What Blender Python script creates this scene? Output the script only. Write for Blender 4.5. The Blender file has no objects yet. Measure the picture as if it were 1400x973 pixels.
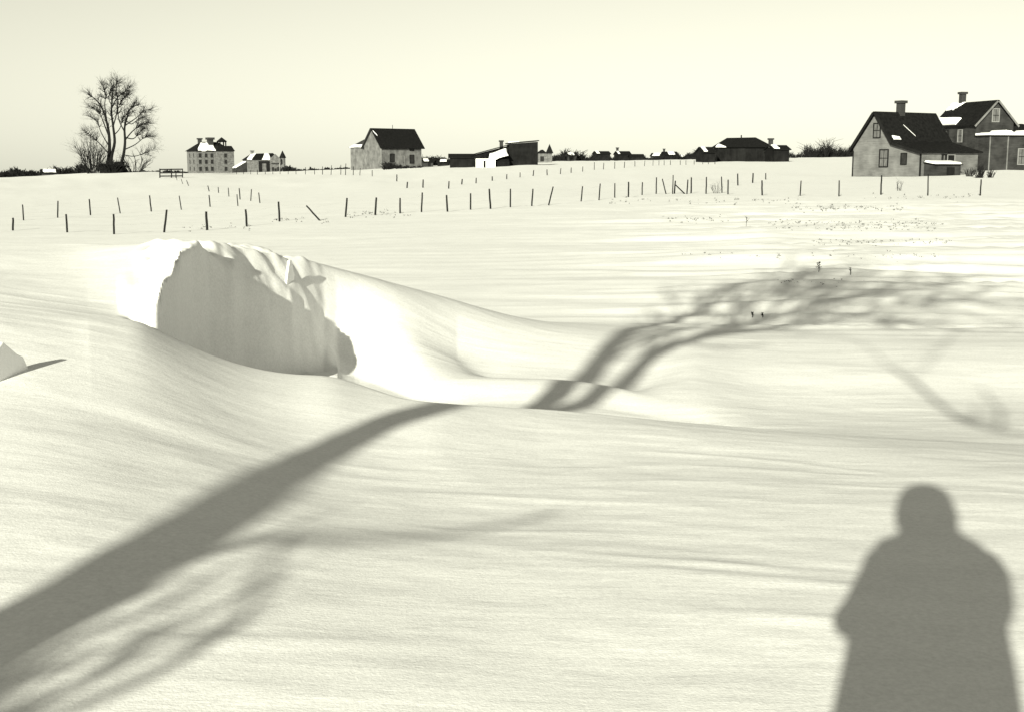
import bpy, bmesh, math, random
import numpy as np
from mathutils import Vector, Matrix

# ------------------------------------------------------------------ camera, sky, sun, exposure
SC = bpy.context.scene
COL = SC.collection
F, CX, CY = 1690.0, 700.0, 486.5            # photograph: 1400 x 973 pixels
CAMH = 1.30                                 # a hand camera held at the chest
PITCH = math.atan((CY - 225.0) / F)         # eye level lies at row 225
cam_d = bpy.data.cameras.new('camera')
cam_d.sensor_width = 36.0
cam_d.lens = F / 1400.0 * 36.0
cam_d.clip_start = 0.01
cam_d.clip_end = 9000.0
cam = bpy.data.objects.new('camera', cam_d)
COL.objects.link(cam)
cam.location = (0, 0, CAMH)
cam.rotation_euler = (math.pi / 2 - PITCH, 0, 0)
SC.camera = cam

SUN_AZ = math.radians(18.6)                 # shadows run this far to the right of straight ahead
SUN_EL = math.radians(18.3)
TO_SUN = Vector((-math.sin(SUN_AZ) * math.cos(SUN_EL), -math.cos(SUN_AZ) * math.cos(SUN_EL), math.sin(SUN_EL)))
sun_d = bpy.data.lights.new('sun', 'SUN')
sun_d.energy = 5.0
sun_d.angle = math.radians(0.55)
sun_d.color = (1.0, 0.990, 0.810)
sun = bpy.data.objects.new('sun', sun_d)
COL.objects.link(sun)
sun.rotation_euler = TO_SUN.to_track_quat('Z', 'Y').to_euler()
sun.location = (-20, -60, 30)

W = bpy.data.worlds.new('World')
SC.world = W
W.use_nodes = True
nt = W.node_tree
sky = nt.nodes.new('ShaderNodeTexSky')
sky.sky_type = 'NISHITA'
sky.sun_disc = False
sky.sun_elevation = SUN_EL
sky.sun_rotation = math.atan2(TO_SUN.x, TO_SUN.y)
sky.air_density = 1.8
sky.dust_density = 0.0
sky.ozone_density = 1.0
bw = nt.nodes.new('ShaderNodeRGBToBW')      # the print is monochrome, toned cream
tone = nt.nodes.new('ShaderNodeMix'); tone.data_type = 'RGBA'; tone.blend_type = 'MULTIPLY'
tone.inputs['Factor'].default_value = 1.0
tone.inputs[7].default_value = (1.0, 0.990, 0.810, 1)
bg = nt.nodes['Background']
bg.inputs['Strength'].default_value = 0.0645
nt.links.new(sky.outputs[0], bw.inputs[0])
nt.links.new(bw.outputs[0], tone.inputs[6])
nt.links.new(tone.outputs[2], bg.inputs[0])

SC.view_settings.view_transform = 'Standard'
SC.view_settings.look = 'None'
SC.view_settings.gamma = 1.0
SC.view_settings.use_curve_mapping = False
SC.view_settings.exposure = 0.80
SC.render.engine = 'CYCLES'

RNG = random.Random(11)

# ------------------------------------------------------------------ helpers
CP, SP = math.cos(PITCH), math.sin(PITCH)

def ray(u, v):
    """pixel of the photograph -> direction with y = 1: (x/y, z/y)"""
    a = (u - CX) / F
    b = -(v - CY) / F
    y = CP + b * SP
    z = -SP + b * CP
    return a / y, z / y

def at(u, v, d):
    """point d metres ahead in the direction of a pixel"""
    s, t = ray(u, v)
    return Vector((s * d, d, CAMH + t * d))

def pix(p):
    y = p[1] * CP - (p[2] - CAMH) * SP
    z = p[1] * SP + (p[2] - CAMH) * CP
    return CX + F * p[0] / y, CY - F * z / y

def _hash(ix, iy, seed):
    h = (ix.astype(np.int64) * 374761393 + iy.astype(np.int64) * 668265263 + seed * 974711) & 0x7fffffff
    h = ((h ^ (h >> 13)) * 1274126177) & 0x7fffffff
    h = (h ^ (h >> 16)) & 0xffff
    return h / 65535.0 * 2 * np.pi

def noise2(x, y, seed=0):
    """gradient noise, about -0.7 .. 0.7"""
    ix, iy = np.floor(x), np.floor(y)
    fx, fy = x - ix, y - iy
    ux, uy = fx * fx * fx * (fx * (fx * 6 - 15) + 10), fy * fy * fy * (fy * (fy * 6 - 15) + 10)
    def g(dx, dy):
        a = _hash(ix + dx, iy + dy, seed)
        return np.cos(a) * (fx - dx) + np.sin(a) * (fy - dy)
    a = g(0, 0) * (1 - ux) + g(1, 0) * ux
    b = g(0, 1) * (1 - ux) + g(1, 1) * ux
    return a * (1 - uy) + b * uy

def smooth(a, b, x):
    t = np.clip((x - a) / (b - a), 0, 1)
    return t * t * (3 - 2 * t)

def pchip(X, Y, q, loose=0, free=None):
    """monotone cubic through the knots X, Y (columns x knots) at q (columns x points)"""
    h = np.diff(X, axis=1)
    dl = np.diff(Y, axis=1) / h
    m = np.zeros_like(Y)
    a, b = dl[:, :-1], dl[:, 1:]
    w1 = 2 * h[:, 1:] + h[:, :-1]
    w2 = h[:, 1:] + 2 * h[:, :-1]
    ok = a * b > 0
    den = np.where(ok, w1 / np.where(ok, a, 1) + w2 / np.where(ok, b, 1), 1)
    m[:, 1:-1] = np.where(ok, (w1 + w2) / den, 0)
    m[:, 0], m[:, -1] = dl[:, 0], dl[:, -1]
    c = slice(0, loose)
    m[:, 1:loose + 1] = (a[:, c] * h[:, 1:loose + 1] + b[:, c] * h[:, c]) / (h[:, c] + h[:, 1:loose + 1])
    if free is not None:
        fd = (dl[:, :-1] * h[:, 1:] + dl[:, 1:] * h[:, :-1]) / (h[:, :-1] + h[:, 1:])
        m[:, 7:10] = m[:, 7:10] * (1 - free[:, None]) + fd[:, 6:9] * free[:, None]
    out = np.empty_like(q)
    for c in range(X.shape[0]):
        k = np.clip(np.searchsorted(X[c], q[c], side='right') - 1, 0, X.shape[1] - 2)
        H = h[c, k]
        t = (q[c] - X[c, k]) / H
        t = np.clip(t, 0, 1)
        t2, t3 = t * t, t * t * t
        out[c] = ((2 * t3 - 3 * t2 + 1) * Y[c, k] + (t3 - 2 * t2 + t) * H * m[c, k]
                  + (3 * t2 - 2 * t3) * Y[c, k + 1] + (t3 - t2) * H * m[c, k + 1])
    return out

# ------------------------------------------------------------------ materials (neutral greys: the print has no colour)
MATS = {}
def nodes_of(name):
    m = bpy.data.materials.new(name)
    m.use_nodes = True
    MATS[name] = m
    n = m.node_tree.nodes
    return m, m.node_tree, n['Principled BSDF']

def mat_snow(name, base=0.86, fine=1.0):
    m, t, b = nodes_of(name)
    N, L = t.nodes, t.links
    co = N.new('ShaderNodeTexCoord')
    mp = N.new('ShaderNodeMapping'); mp.inputs['Scale'].default_value = (0.35, 1.6, 1.6)
    mp.inputs['Rotation'].default_value = (0, 0, math.radians(14))
    L.new(co.outputs['Object'], mp.inputs[0])
    n1 = N.new('ShaderNodeTexNoise'); n1.inputs['Scale'].default_value = 3.0; n1.inputs['Detail'].default_value = 6
    n1.inputs['Roughness'].default_value = 0.6
    L.new(mp.outputs[0], n1.inputs['Vector'])
    n2 = N.new('ShaderNodeTexNoise'); n2.inputs['Scale'].default_value = 130.0; n2.inputs['Detail'].default_value = 3
    L.new(co.outputs['Object'], n2.inputs['Vector'])
    g1 = N.new('ShaderNodeTexNoise'); g1.inputs['Scale'].default_value = 55.0; g1.inputs['Detail'].default_value = 4; g1.inputs['Roughness'].default_value = 0.8
    L.new(co.outputs['Object'], g1.inputs['Vector'])
    g2 = N.new('ShaderNodeTexNoise'); g2.inputs['Scale'].default_value = 1.3; g2.inputs['Detail'].default_value = 8; g2.inputs['Roughness'].default_value = 0.72
    L.new(co.outputs['Object'], g2.inputs['Vector'])
    def scaled(src, amp):
        q = N.new('ShaderNodeMath'); q.operation = 'MULTIPLY_ADD'
        q.inputs[1].default_value = amp; q.inputs[2].default_value = -amp * .5
        L.new(src.outputs[0], q.inputs[0]); return q
    p1, p2, p3 = scaled(g1, .42 * fine), scaled(g2, .20), scaled(n1, .10)
    s1 = N.new('ShaderNodeMath'); L.new(p1.outputs[0], s1.inputs[0]); L.new(p2.outputs[0], s1.inputs[1])
    s2 = N.new('ShaderNodeMath'); L.new(s1.outputs[0], s2.inputs[0]); L.new(p3.outputs[0], s2.inputs[1])
    mr = N.new('ShaderNodeMath'); mr.inputs[1].default_value = base; mr.use_clamp = True
    L.new(s2.outputs[0], mr.inputs[0])
    cr = N.new('ShaderNodeCombineColor')
    for i in range(3): L.new(mr.outputs[0], cr.inputs[i])
    L.new(cr.outputs[0], b.inputs['Base Color'])
    b1 = N.new('ShaderNodeBump'); b1.inputs['Strength'].default_value = 0.25 * fine; b1.inputs['Distance'].default_value = 0.03
    L.new(n1.outputs[0], b1.inputs['Height'])
    b2 = N.new('ShaderNodeBump'); b2.inputs['Strength'].default_value = 0.30 * fine; b2.inputs['Distance'].default_value = 0.004
    L.new(n2.outputs[0], b2.inputs['Height']); L.new(b1.outputs[0], b2.inputs['Normal'])
    L.new(b2.outputs[0], b.inputs['Normal'])
    b.inputs['Roughness'].default_value = 0.75
    b.inputs['Specular IOR Level'].default_value = 0.15
    return m

def mat_rough(name, lo, hi, scale=(1, 1, 1), nscale=6.0, rough=0.85, bump=0.3, bdist=0.02, detail=6):
    m, t, b = nodes_of(name)
    N, L = t.nodes, t.links
    co = N.new('ShaderNodeTexCoord')
    mp = N.new('ShaderNodeMapping'); mp.inputs['Scale'].default_value = scale
    L.new(co.outputs['Object'], mp.inputs[0])
    n1 = N.new('ShaderNodeTexNoise'); n1.inputs['Scale'].default_value = nscale; n1.inputs['Detail'].default_value = detail
    n1.inputs['Roughness'].default_value = 0.65
    L.new(mp.outputs[0], n1.inputs['Vector'])
    mr = N.new('ShaderNodeMapRange')
    mr.inputs[1].default_value = 0.3; mr.inputs[2].default_value = 0.7
    mr.inputs[3].default_value = lo; mr.inputs[4].default_value = hi
    L.new(n1.outputs[0], mr.inputs[0])
    cr = N.new('ShaderNodeCombineColor')
    for i in range(3): L.new(mr.outputs[0], cr.inputs[i])
    L.new(cr.outputs[0], b.inputs['Base Color'])
    bp = N.new('ShaderNodeBump'); bp.inputs['Strength'].default_value = bump; bp.inputs['Distance'].default_value = bdist
    L.new(n1.outputs[0], bp.inputs['Height']); L.new(bp.outputs[0], b.inputs['Normal'])
    b.inputs['Roughness'].default_value = rough
    b.inputs['Specular IOR Level'].default_value = 0.08
    return m

mat_snow('snow', 0.78)
mat_snow('roof_snow', 0.84, 0.5)
mat_rough('bark', 0.030, 0.075, (6, 6, 1.2), 4.0, bump=0.8, bdist=0.03)
mat_rough('twig', 0.006, 0.016, (1, 1, 1), 9.0)

# ------------------------------------------------------------------ mesh helpers
def link_mesh(name, verts, faces, mat, parent=None, smooth_shade=False):
    me = bpy.data.meshes.new(name)
    me.from_pydata([tuple(v) for v in verts], [], faces)
    me.update()
    if smooth_shade:
        me.polygons.foreach_set('use_smooth', [True] * len(me.polygons))
    if mat: me.materials.append(MATS[mat])
    o = bpy.data.objects.new(name, me)
    COL.objects.link(o)
    if parent: o.parent = parent
    return o

def tag(o, label=None, cat=None, group=None, kind=None):
    if label: o['label'] = label
    if cat: o['category'] = cat
    if group: o['group'] = group
    if kind: o['kind'] = kind
    return o

def empty(name, loc, rz=0.0):
    e = bpy.data.objects.new(name, None)
    e.empty_display_size = 0.2
    COL.objects.link(e)
    e.location = loc
    e.rotation_euler = (0, 0, rz)
    return e

class MB:
    """collects vertices and faces, then links them as one mesh object"""
    def __init__(s): s.v, s.f = [], []
    def poly(s, pts):
        i = len(s.v); s.v += [tuple(p) for p in pts]; s.f.append(tuple(range(i, i + len(pts)))); return s
    def box(s, x0, x1, y0, y1, z0, z1):
        i = len(s.v)
        s.v += [(x, y, z) for z in (z0, z1) for y in (y0, y1) for x in (x0, x1)]
        for q in ((0, 2, 3, 1), (4, 5, 7, 6), (0, 1, 5, 4), (2, 6, 7, 3), (0, 4, 6, 2), (1, 3, 7, 5)):
            s.f.append(tuple(i + k for k in q))
        return s
    def prism(s, poly, axis, a, b):
        """extrude a closed 2-D outline along an axis ('x': outline is (y,z); 'y': (x,z); 'z': (x,y))"""
        n, i = len(poly), len(s.v)
        for w in (a, b):
            for p, q in poly:
                s.v.append({'x': (w, p, q), 'y': (p, w, q), 'z': (p, q, w)}[axis])
        s.f.append(tuple(range(i, i + n))); s.f.append(tuple(reversed(range(i + n, i + 2 * n))))
        for k in range(n):
            s.f.append((i + k, i + n + k, i + n + (k + 1) % n, i + (k + 1) % n))
        return s
    def slab(s, quad, t):
        """a quadrilateral given thickness t along its normal (upwards for t > 0)"""
        p = [Vector(q) for q in quad]
        n = (p[1] - p[0]).cross(p[3] - p[0]).normalized()
        if n.z < 0: n = -n
        i = len(s.v)
        s.v += [tuple(q) for q in p] + [tuple(q + n * t) for q in p]
        m = len(p)
        s.f.append(tuple(reversed(range(i, i + m)))); s.f.append(tuple(range(i + m, i + 2 * m)))
        for k in range(m):
            s.f.append((i + k, i + (k + 1) % m, i + m + (k + 1) % m, i + m + k))
        return s
    def tube(s, pts, rad, n=6, cap=True):
        pts = [Vector(p) for p in pts]
        rings = []
        prev = None
        for k, p in enumerate(pts):
            d = (pts[min(k + 1, len(pts) - 1)] - pts[max(k - 1, 0)])
            if d.length < 1e-9: d = Vector((0, 0, 1))
            d.normalize()
            if prev is None:
                a = d.orthogonal().normalized()
            else:
                a = prev - d * prev.dot(d)
                a = a.normalized() if a.length > 1e-6 else d.orthogonal().normalized()
            prev = a
            b = d.cross(a)
            r = rad[k] if hasattr(rad, '__len__') else rad
            i = len(s.v)
            for j in range(n):
                w = 2 * math.pi * j / n
                s.v.append(tuple(p + (a * math.cos(w) + b * math.sin(w)) * r))
            rings.append(i)
        for k in range(len(rings) - 1):
            for j in range(n):
                s.f.append((rings[k] + j, rings[k] + (j + 1) % n, rings[k + 1] + (j + 1) % n, rings[k + 1] + j))
        if cap:
            s.f.append(tuple(reversed([rings[0] + j for j in range(n)])))
            s.f.append(tuple(rings[-1] + j for j in range(n)))
        return s
    def build(s, name, mat, parent=None, smooth_shade=False):
        return link_mesh(name, s.v, s.f, mat, parent, smooth_shade)

# ------------------------------------------------------------------ the snow: one sheet, drifted, out to the horizon
def px_feature(rows):
    """rows (u, v, d) -> arrays of side slope s, distance d and height z, sorted by s"""
    out = []
    for u, v, d in rows:
        s, t = ray(u, v)
        out.append((s, d, CAMH + t * d))
    out.sort()
    return np.array(out).T

def sray(u, v=450): return ray(u, v)[0]

CREST = px_feature([(-300, 405, 6.6), (0, 424, 6.7), (100, 430, 6.85), (180, 433, 7.0), (215, 450, 7.0), (250, 468, 7.0),
                    (300, 490, 7.0), (350, 505, 7.0), (400, 513, 7.0), (430, 514, 7.0), (455, 514, 7.0), (490, 527, 6.95), (550, 548, 6.7),
                    (600, 553, 6.6), (640, 556, 6.7), (730, 561, 6.85), (800, 565, 6.9), (960, 576, 6.9), (1100, 590, 6.8),
                    (1400, 610, 6.6), (1700, 620, 6.5)])
RIM = px_feature([(-300, 385, 7.2), (0, 408, 7.2), (100, 419, 7.2), (150, 427, 7.18), (180, 431, 7.16), (196, 428, 7.18), (206, 421, 7.2), (212, 414, 7.22), (218, 404, 7.26), (219, 392, 7.32),
                  (229, 380, 7.48), (237, 371, 7.62), (241, 362, 7.76), (243, 350, 7.92), (246, 341, 8.1), (260, 337, 8.5), (272, 338, 8.65), (283, 347, 8.78), (300, 357, 8.9), (318, 370, 9.0),
                  (330, 379, 9.1), (345, 383, 9.2), (360, 391, 9.3), (385, 399, 9.5), (398, 402, 9.6), (408, 411, 9.7), (424, 425, 9.8), (434, 445, 9.85),
                  (443, 462, 9.9), (455, 478, 9.9), (462, 490, 9.9), (490, 503, 9.8), (530, 512, 9.4), (575, 518, 9.05), (640, 517, 9.0),
                  (730, 519, 9.0), (800, 520, 9.0), (860, 533, 8.85), (920, 551, 8.6), (1000, 575, 8.0), (1100, 580, 7.8), (1400, 588, 7.4),
                  (1700, 595, 7.2)])
TOP = px_feature([(-300, 328, 10.5), (0, 333, 10.5), (100, 334, 10.4), (180, 335, 9.8), (240, 335, 9.1), (274, 334, 8.95), (300, 336.5, 9.2), (350, 342, 9.6), (400, 351, 10.05),
                  (500, 378, 10.9), (600, 406, 11.5), (700, 438, 11.5), (760, 454, 11.4), (840, 459, 11.4), (960, 462, 11.7),
                  (1100, 473, 11.2), (1250, 487, 10.5), (1390, 500, 10.0), (1700, 520, 9.4)])
EDGE = px_feature([(840, 462, 11.1), (960, 471, 11.3), (1100, 489, 10.5), (1250, 512, 9.7), (1390, 534, 9.15), (1700, 560, 8.7)])

FAR_D = [20.0, 36.0, 60.0, 100.0, 120.0, 200.0, 270.0, 500.0, 1000.0, 4000.0]
FAR_U = [0, 90, 150, 210, 350, 520, 700, 1050, 1400]
FAR_Z = [[-.55, -.55, -.55, -.55, -.53, -.5, -.5, -.48, -.45],
         [-.62, -.62, -.62, -.61, -.58, -.53, -.48, -.40, -.36],
         [-.70, -.70, -.70, -.68, -.60, -.50, -.35, -.25, -.24],
         [-.60, -.55, -.55, -.55, -.50, -.35, -.20, 0.02, 0.06],
         [-.55, -.48, -.48, -.48, -.42, -.20, -.05, 0.12, 0.23],
         [-.85, -.35, 0.12, 0.02, -.50, -.10, 0.75, 1.15, 1.45],
         [-1.9, -1.5, -.60, -.60, -.80, 0.34, 1.45, 2.25, 2.60],
         [-4.0, -3.9, -3.0, -2.6, -1.9, -.20, 2.20, 3.60, 5.00],
         [-7.4, -7.4, -7.2, -6.8, -4.8, -1.0, 3.40, 6.20, 8.80],
         [-34., -34., -33., -31., -24., -10., 6.00, 18.0, 28.0]]

def build_heights():
    az_in = np.radians(np.arange(-26.5, 26.5001, 0.06))
    step = math.radians(2.5)
    n_out = int((2 * math.pi - (az_in[-1] - az_in[0])) / step)
    az_out = az_in[-1] + (2 * math.pi - (az_in[-1] - az_in[0])) * np.arange(1, n_out) / n_out
    az = np.concatenate([az_in, az_out])
    r = np.concatenate([np.linspace(0.25, 2.6, 24)[:-1], np.linspace(2.6, 6.0, 170)[:-1], np.linspace(6.0, 12.4, 330)[:-1],
                        np.geomspace(12.4, 62, 190)[:-1], np.geomspace(62, 5000, 70)])
    C, R = len(az), len(r)
    azw = (az + math.pi) % (2 * math.pi) - math.pi
    azc = np.clip(azw, math.radians(-42), math.radians(42))
    s = np.tan(azc)
    f = lambda A, k: np.interp(s, A[0], A[k])
    def soft(v, sig):
        k = np.arange(-int(3 * sig) - 1, int(3 * sig) + 2)
        g = np.exp(-.5 * (k / sig) ** 2); g /= g.sum()
        out = v.copy()
        p = np.pad(v[:len(az_in)], len(k) // 2, mode='edge')
        out[:len(az_in)] = np.convolve(p, g, mode='valid')
        return out
    def soft2(v, sig, k=4.5):
        w_ = smooth(sray(480), sray(900), s)
        return soft(v, sig) * (1 - w_) + soft(v, sig * k) * w_
    d3, z3 = soft2(f(CREST, 1), 10), soft2(f(CREST, 2), 10)
    d6a, z6a = f(RIM, 1), f(RIM, 2)
    m_rim = smooth(sray(172), sray(190), s) * smooth(sray(520), sray(466), s)     # the broken edge stays crisp
    wide_ = smooth(sray(560), sray(900), s)
    d6 = soft(d6a, 1.3) * m_rim + (soft(d6a, 9) * (1 - wide_) + soft(d6a, 40) * wide_) * (1 - m_rim)
    z6 = soft(z6a, 1.3) * m_rim + (soft(z6a, 9) * (1 - wide_) + soft(z6a, 40) * wide_) * (1 - m_rim)
    rough_ = noise2(s * 70, s * 0 + .5, 31) + .35 * noise2(s * 190, s * 0 + 3.5, 32)
    d6 = d6 + m_rim * .012 * rough_
    z6 = z6 + m_rim * .005 * (noise2(s * 110, s * 0 + 7.5, 33) + .8 * noise2(s * 300, s * 0 + 9.5, 34))
    d8, z8 = soft2(f(TOP, 1), 8), soft2(f(TOP, 2), 8)
    gap = d6 - d3
    m_pit = smooth(sray(160), sray(204), s) * smooth(sray(640), sray(500), s)
    m_len = smooth(sray(500), sray(640), s) * smooth(sray(1200), sray(850), s)
    fl_s = [sray(u) for u in (-300, 170, 200, 240, 300, 400, 460, 520, 620, 757, 960, 1040, 1400)]
    drop = soft(np.interp(s, fl_s, [.0, 0.0, .14, .36, .42, .40, .36, .26, .12, .08, .07, .0, .0]), 6)
    d4 = d3 + 0.30 * gap
    d5s = d3 + .75 * gap
    z4s, z5s = z3 + (z6 - z3) * .35, z3 + (z6 - z3) * .8
    z4p, d5p = z3 - drop, d6 - np.minimum(0.30, 0.28 * gap)
    z5p = np.minimum(z4p - .02, z6 - .05)
    zl = np.minimum(z3, z6)
    z4l, d5l, z5l = zl - drop * .75, d6 - np.clip(.28 * gap, .05, .6), zl - drop * .7
    tot = np.maximum(m_pit + m_len, 1e-6)
    sc_ = np.where(tot > 1, 1 / tot, 1)
    mp_, ml_ = m_pit * sc_, m_len * sc_
    ms_ = 1 - mp_ - ml_
    z4 = z4s * ms_ + z4p * mp_ + z4l * ml_
    d5 = d5s * ms_ + d5p * mp_ + d5l * ml_
    z5 = z5s * ms_ + z5p * mp_ + z5l * ml_
    # between rim and top: a bank at the right, a smooth rise elsewhere
    de, ze = soft(np.interp(s, EDGE[0], EDGE[1]), 35), soft(np.interp(s, EDGE[0], EDGE[2]), 35)
    k = smooth(sray(780), sray(1000), s)
    d7 = (d6 + (d8 - d6) * .5) * (1 - k) + de * k
    dip = smooth(sray(540), sray(680), s) * smooth(sray(960), sray(860), s)
    d7 = d7 * (1 - dip) + (d6 + .55) * dip
    z7 = (z6 + (z8 - z6) * .55) * (1 - k) + ze * k
    z7 = z7 * (1 - dip) + (z6 - .085) * dip
    uu = np.array([sray(u, 225) for u in FAR_U])
    far = np.array([soft(np.interp(s, uu, row), 14) for row in FAR_Z])            # rows x columns
    one = np.ones(C)
    z1 = np.interp(s, [sray(u) for u in (-300, 0, 300, 700, 1400)], [.16, .12, .07, .01, .0])
    z1 = soft(z1, 80)
    z2 = np.interp(s, [sray(u) for u in (-300, 20, 180, 400, 700, 1400)], [.40, .34, .22, -.05, -.07, -.09])
    z2 = soft(z2, 70)
    K = [(0.05 * one, 0 * one), (1.8 * one, 0 * one), (3.4 * one, z1), (5.3 * one, z2), (d3, z3), (d4, z4), (d5, z5), (d6, z6), (d7, z7), (d8, z8),
         (np.maximum(14.5, d8 + 1.5), -.50 * one)]
    X = np.array([a for a, b in K] + [D * one for D in FAR_D]).T
    Z = np.array([b for a, b in K] + list(far)).T
    for j in range(1, X.shape[1]):
        X[:, j] = np.maximum(X[:, j], X[:, j - 1] + 0.012)
    Y = r[None, :] * np.cos(azc)[:, None]
    H = pchip(X, Z, Y, 3, smooth(sray(820), sray(960), s))
    # behind and beside the camera the same field goes on without the big drift
    flat_X = np.tile(np.array([0.05, 8, 20, 60, 300, 5000.0]), (C, 1))
    flat_Z = np.tile(np.array([0.0, -.1, -.3, -.3, -.2, -3.0]), (C, 1))
    HF = pchip(flat_X, flat_Z, np.tile(r, (C, 1)))
    w = smooth(math.radians(62), math.radians(32), np.abs(azw))[:, None]
    w = np.where(np.abs(azw)[:, None] <= math.radians(32), 1.0, w)
    wf = smooth(80, 300, r)[None, :] * (np.abs(azw)[:, None] < math.radians(80))
    H = H * w + HF * (1 - w)
    x = r[None, :] * np.sin(az)[:, None]
    y = r[None, :] * np.cos(az)[:, None]
    # wind-worked relief: long low swells, sastrugi, ripples
    a = math.radians(-10)
    xr, yr = x * math.cos(a) + y * math.sin(a), -x * math.sin(a) + y * math.cos(a)
    wx = xr + 0.5 * noise2(xr * .7, yr * .9, 5)
    wy = yr + 0.22 * noise2(xr * .9, yr * .8, 6)
    near = smooth(14, 9, r)[None, :] + 0 * x
    pit = smooth(5.8, 6.3, y) * smooth(12.0, 10.8, y) * smooth(sray(150), sray(200), x / np.maximum(y, .1)) * smooth(sray(640), sray(480), x / np.maximum(y, .1))
    calm = 1 - 0.85 * pit
    ridge = lambda n: 1 - 2.6 * np.abs(n)
    patch = smooth(-.15, .25, noise2(x * .35 + 3, y * .5, 12))
    n_sw = noise2(wx * .45, wy * .9, 1) * .045
    n_sa = np.maximum(ridge(noise2(wx * .75, wy * 3.4, 2)), 0) ** 2 * .0030 * (0.1 + patch)
    n_rp = noise2(wx * 2.2, wy * 11.0, 3) * .0011 * (0.15 + patch) + noise2(wx * 5, wy * 17, 4) * .0006
    H = H + near * calm * (n_sw * .6 + n_sa + n_rp + .006 * noise2(x * 1.7, y * 2.3, 51) + .0022 * noise2(x * 5.5, y * 7.5, 52))
    lim = smooth(11.5, 16, r)[None, :] * smooth(150, 70, r)[None, :] + 0 * x
    sx = x / np.maximum(y, 1)
    right = 0.45 + 2.4 * smooth(-.05, .22, sx) * smooth(70, 40, y)
    fx = x + 1.4 * noise2(x * .22, y * .3, 21)
    fy = y + 0.5 * noise2(x * .3, y * .4, 22)
    f_sa = np.maximum(ridge(noise2(fx * .16, fy * 1.05, 23)), 0) ** 1.5 * .03 + noise2(fx * .3, fy * 2.4, 24) * .022 + noise2(fx * .07, fy * .3, 25) * .07
    H = H + lim * right * f_sa
    # crumbling relief inside the hollow, low drifts far out among the buildings
    hollow = smooth(7.15, 7.6, y) * smooth(10.6, 10.0, y) * smooth(sray(190), sray(225), sx) * smooth(sray(470), sray(430), sx)
    H = H + hollow * (noise2(x * 4, y * 4, 41) * .07 + noise2(x * 11, y * 9, 42) * .025)
    H = H + smooth(60, 115, r)[None, :] * smooth(1500, 500, r)[None, :] * (noise2(x * .13, y * .06, 43) * .28 + noise2(x * .4, y * .12, 44) * .08)
    # a few single marks in the near snow: a shallow scoop, little dents and lips
    def mark(u, v, lx, ly, amp, rot=0.0, sharp=1.0):
        s0, t0 = ray(u, v)
        d = -CAMH / t0
        px_, py_ = s0 * d, d
        c, sn = math.cos(rot), math.sin(rot)
        X_, Y_ = (x - px_) * c + (y - py_) * sn, -(x - px_) * sn + (y - py_) * c
        g = np.exp(-(X_ / lx) ** 2 - (np.where(Y_ > 0, Y_ * sharp, Y_) / ly) ** 2)
        return amp * g
    H = H + mark(250, 640, .55, .16, -.010, -.08, 1.4)
    H = H + mark(1050, 790, .45, .06, .006, -.25, 1.5) + mark(930, 765, .5, .05, .005, -.2, 1.5)
    H = H + mark(1120, 850, .4, .06, .006, -.2, 1.5) + mark(330, 905, .35, .06, .006, .1, 1.5)
    return az, r, x, y, H, len(az_in)

AZ, RR, GX, GY, GZ, N_IN = build_heights()

def ground(x, y):
    a = math.atan2(x, y)
    rr = math.hypot(x, y)
    if a < AZ[0] - 1e-6: a += 2 * math.pi
    i = int(np.clip(np.searchsorted(AZ, a, side='right') - 1, 0, len(AZ) - 1))
    a1 = AZ[i + 1] if i + 1 < len(AZ) else AZ[0] + 2 * math.pi
    t = min(max((a - AZ[i]) / (a1 - AZ[i]), 0), 1)
    i2 = (i + 1) % len(AZ)
    j = int(np.clip(np.searchsorted(RR, rr, side='right') - 1, 0, len(RR) - 2))
    w = min(max((rr - RR[j]) / (RR[j + 1] - RR[j]), 0), 1)
    return float((GZ[i, j] * (1 - w) + GZ[i, j + 1] * w) * (1 - t) + (GZ[i2, j] * (1 - w) + GZ[i2, j + 1] * w) * t)

def hit(u, v, dmin=0.8, dmax=4500.0):
    """where the line of sight of a pixel meets the snow"""
    s, t = ray(u, v)
    d = dmin
    last = d
    while d < dmax:
        if CAMH + t * d <= ground(s * d, d): break
        last = d
        d *= 1.006
    lo, hi = last, d
    for _ in range(18):
        m = (lo + hi) / 2
        if CAMH + t * m <= ground(s * m, m): hi = m
        else: lo = m
    return Vector((s * hi, hi, ground(s * hi, hi)))

def build_snow():
    C, R = GX.shape
    V = np.empty((C * R + 1, 3), dtype=np.float32)
    V[:-1, 0] = GX.ravel(); V[:-1, 1] = GY.ravel(); V[:-1, 2] = GZ.ravel()
    V[-1] = (0, 0, GZ[:, 0].mean())
    i = np.arange(C)[:, None]; j = np.arange(R - 1)[None, :]
    i2 = (i + 1) % C
    Q = np.stack([i * R + j, i * R + j + 1, i2 * R + j + 1, i2 * R + j], axis=-1).reshape(-1, 4)
    T = np.stack([np.full(C, C * R), np.arange(C) * R, ((np.arange(C) + 1) % C) * R], axis=-1)
    me = bpy.data.meshes.new('snow_ground')
    me.vertices.add(len(V)); me.vertices.foreach_set('co', V.ravel())
    nl = Q.size + T.size
    me.loops.add(nl); me.loops.foreach_set('vertex_index', np.concatenate([Q.ravel(), T.ravel()]).astype(np.int32))
    st = np.concatenate([np.arange(len(Q)) * 4, len(Q) * 4 + np.arange(len(T)) * 3]).astype(np.int32)
    me.polygons.add(len(st)); me.polygons.foreach_set('loop_start', st)
    me.polygons.foreach_set('use_smooth', np.ones(len(st), dtype=bool))
    me.update(calc_edges=True)
    me.validate()
    me.materials.append(MATS['snow'])
    o = bpy.data.objects.new('snow_ground', me)
    COL.objects.link(o)
    tag(o, 'wide drifted snow field running out to the horizon', None, None, 'structure')
    return o
SNOW = build_snow()

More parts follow.
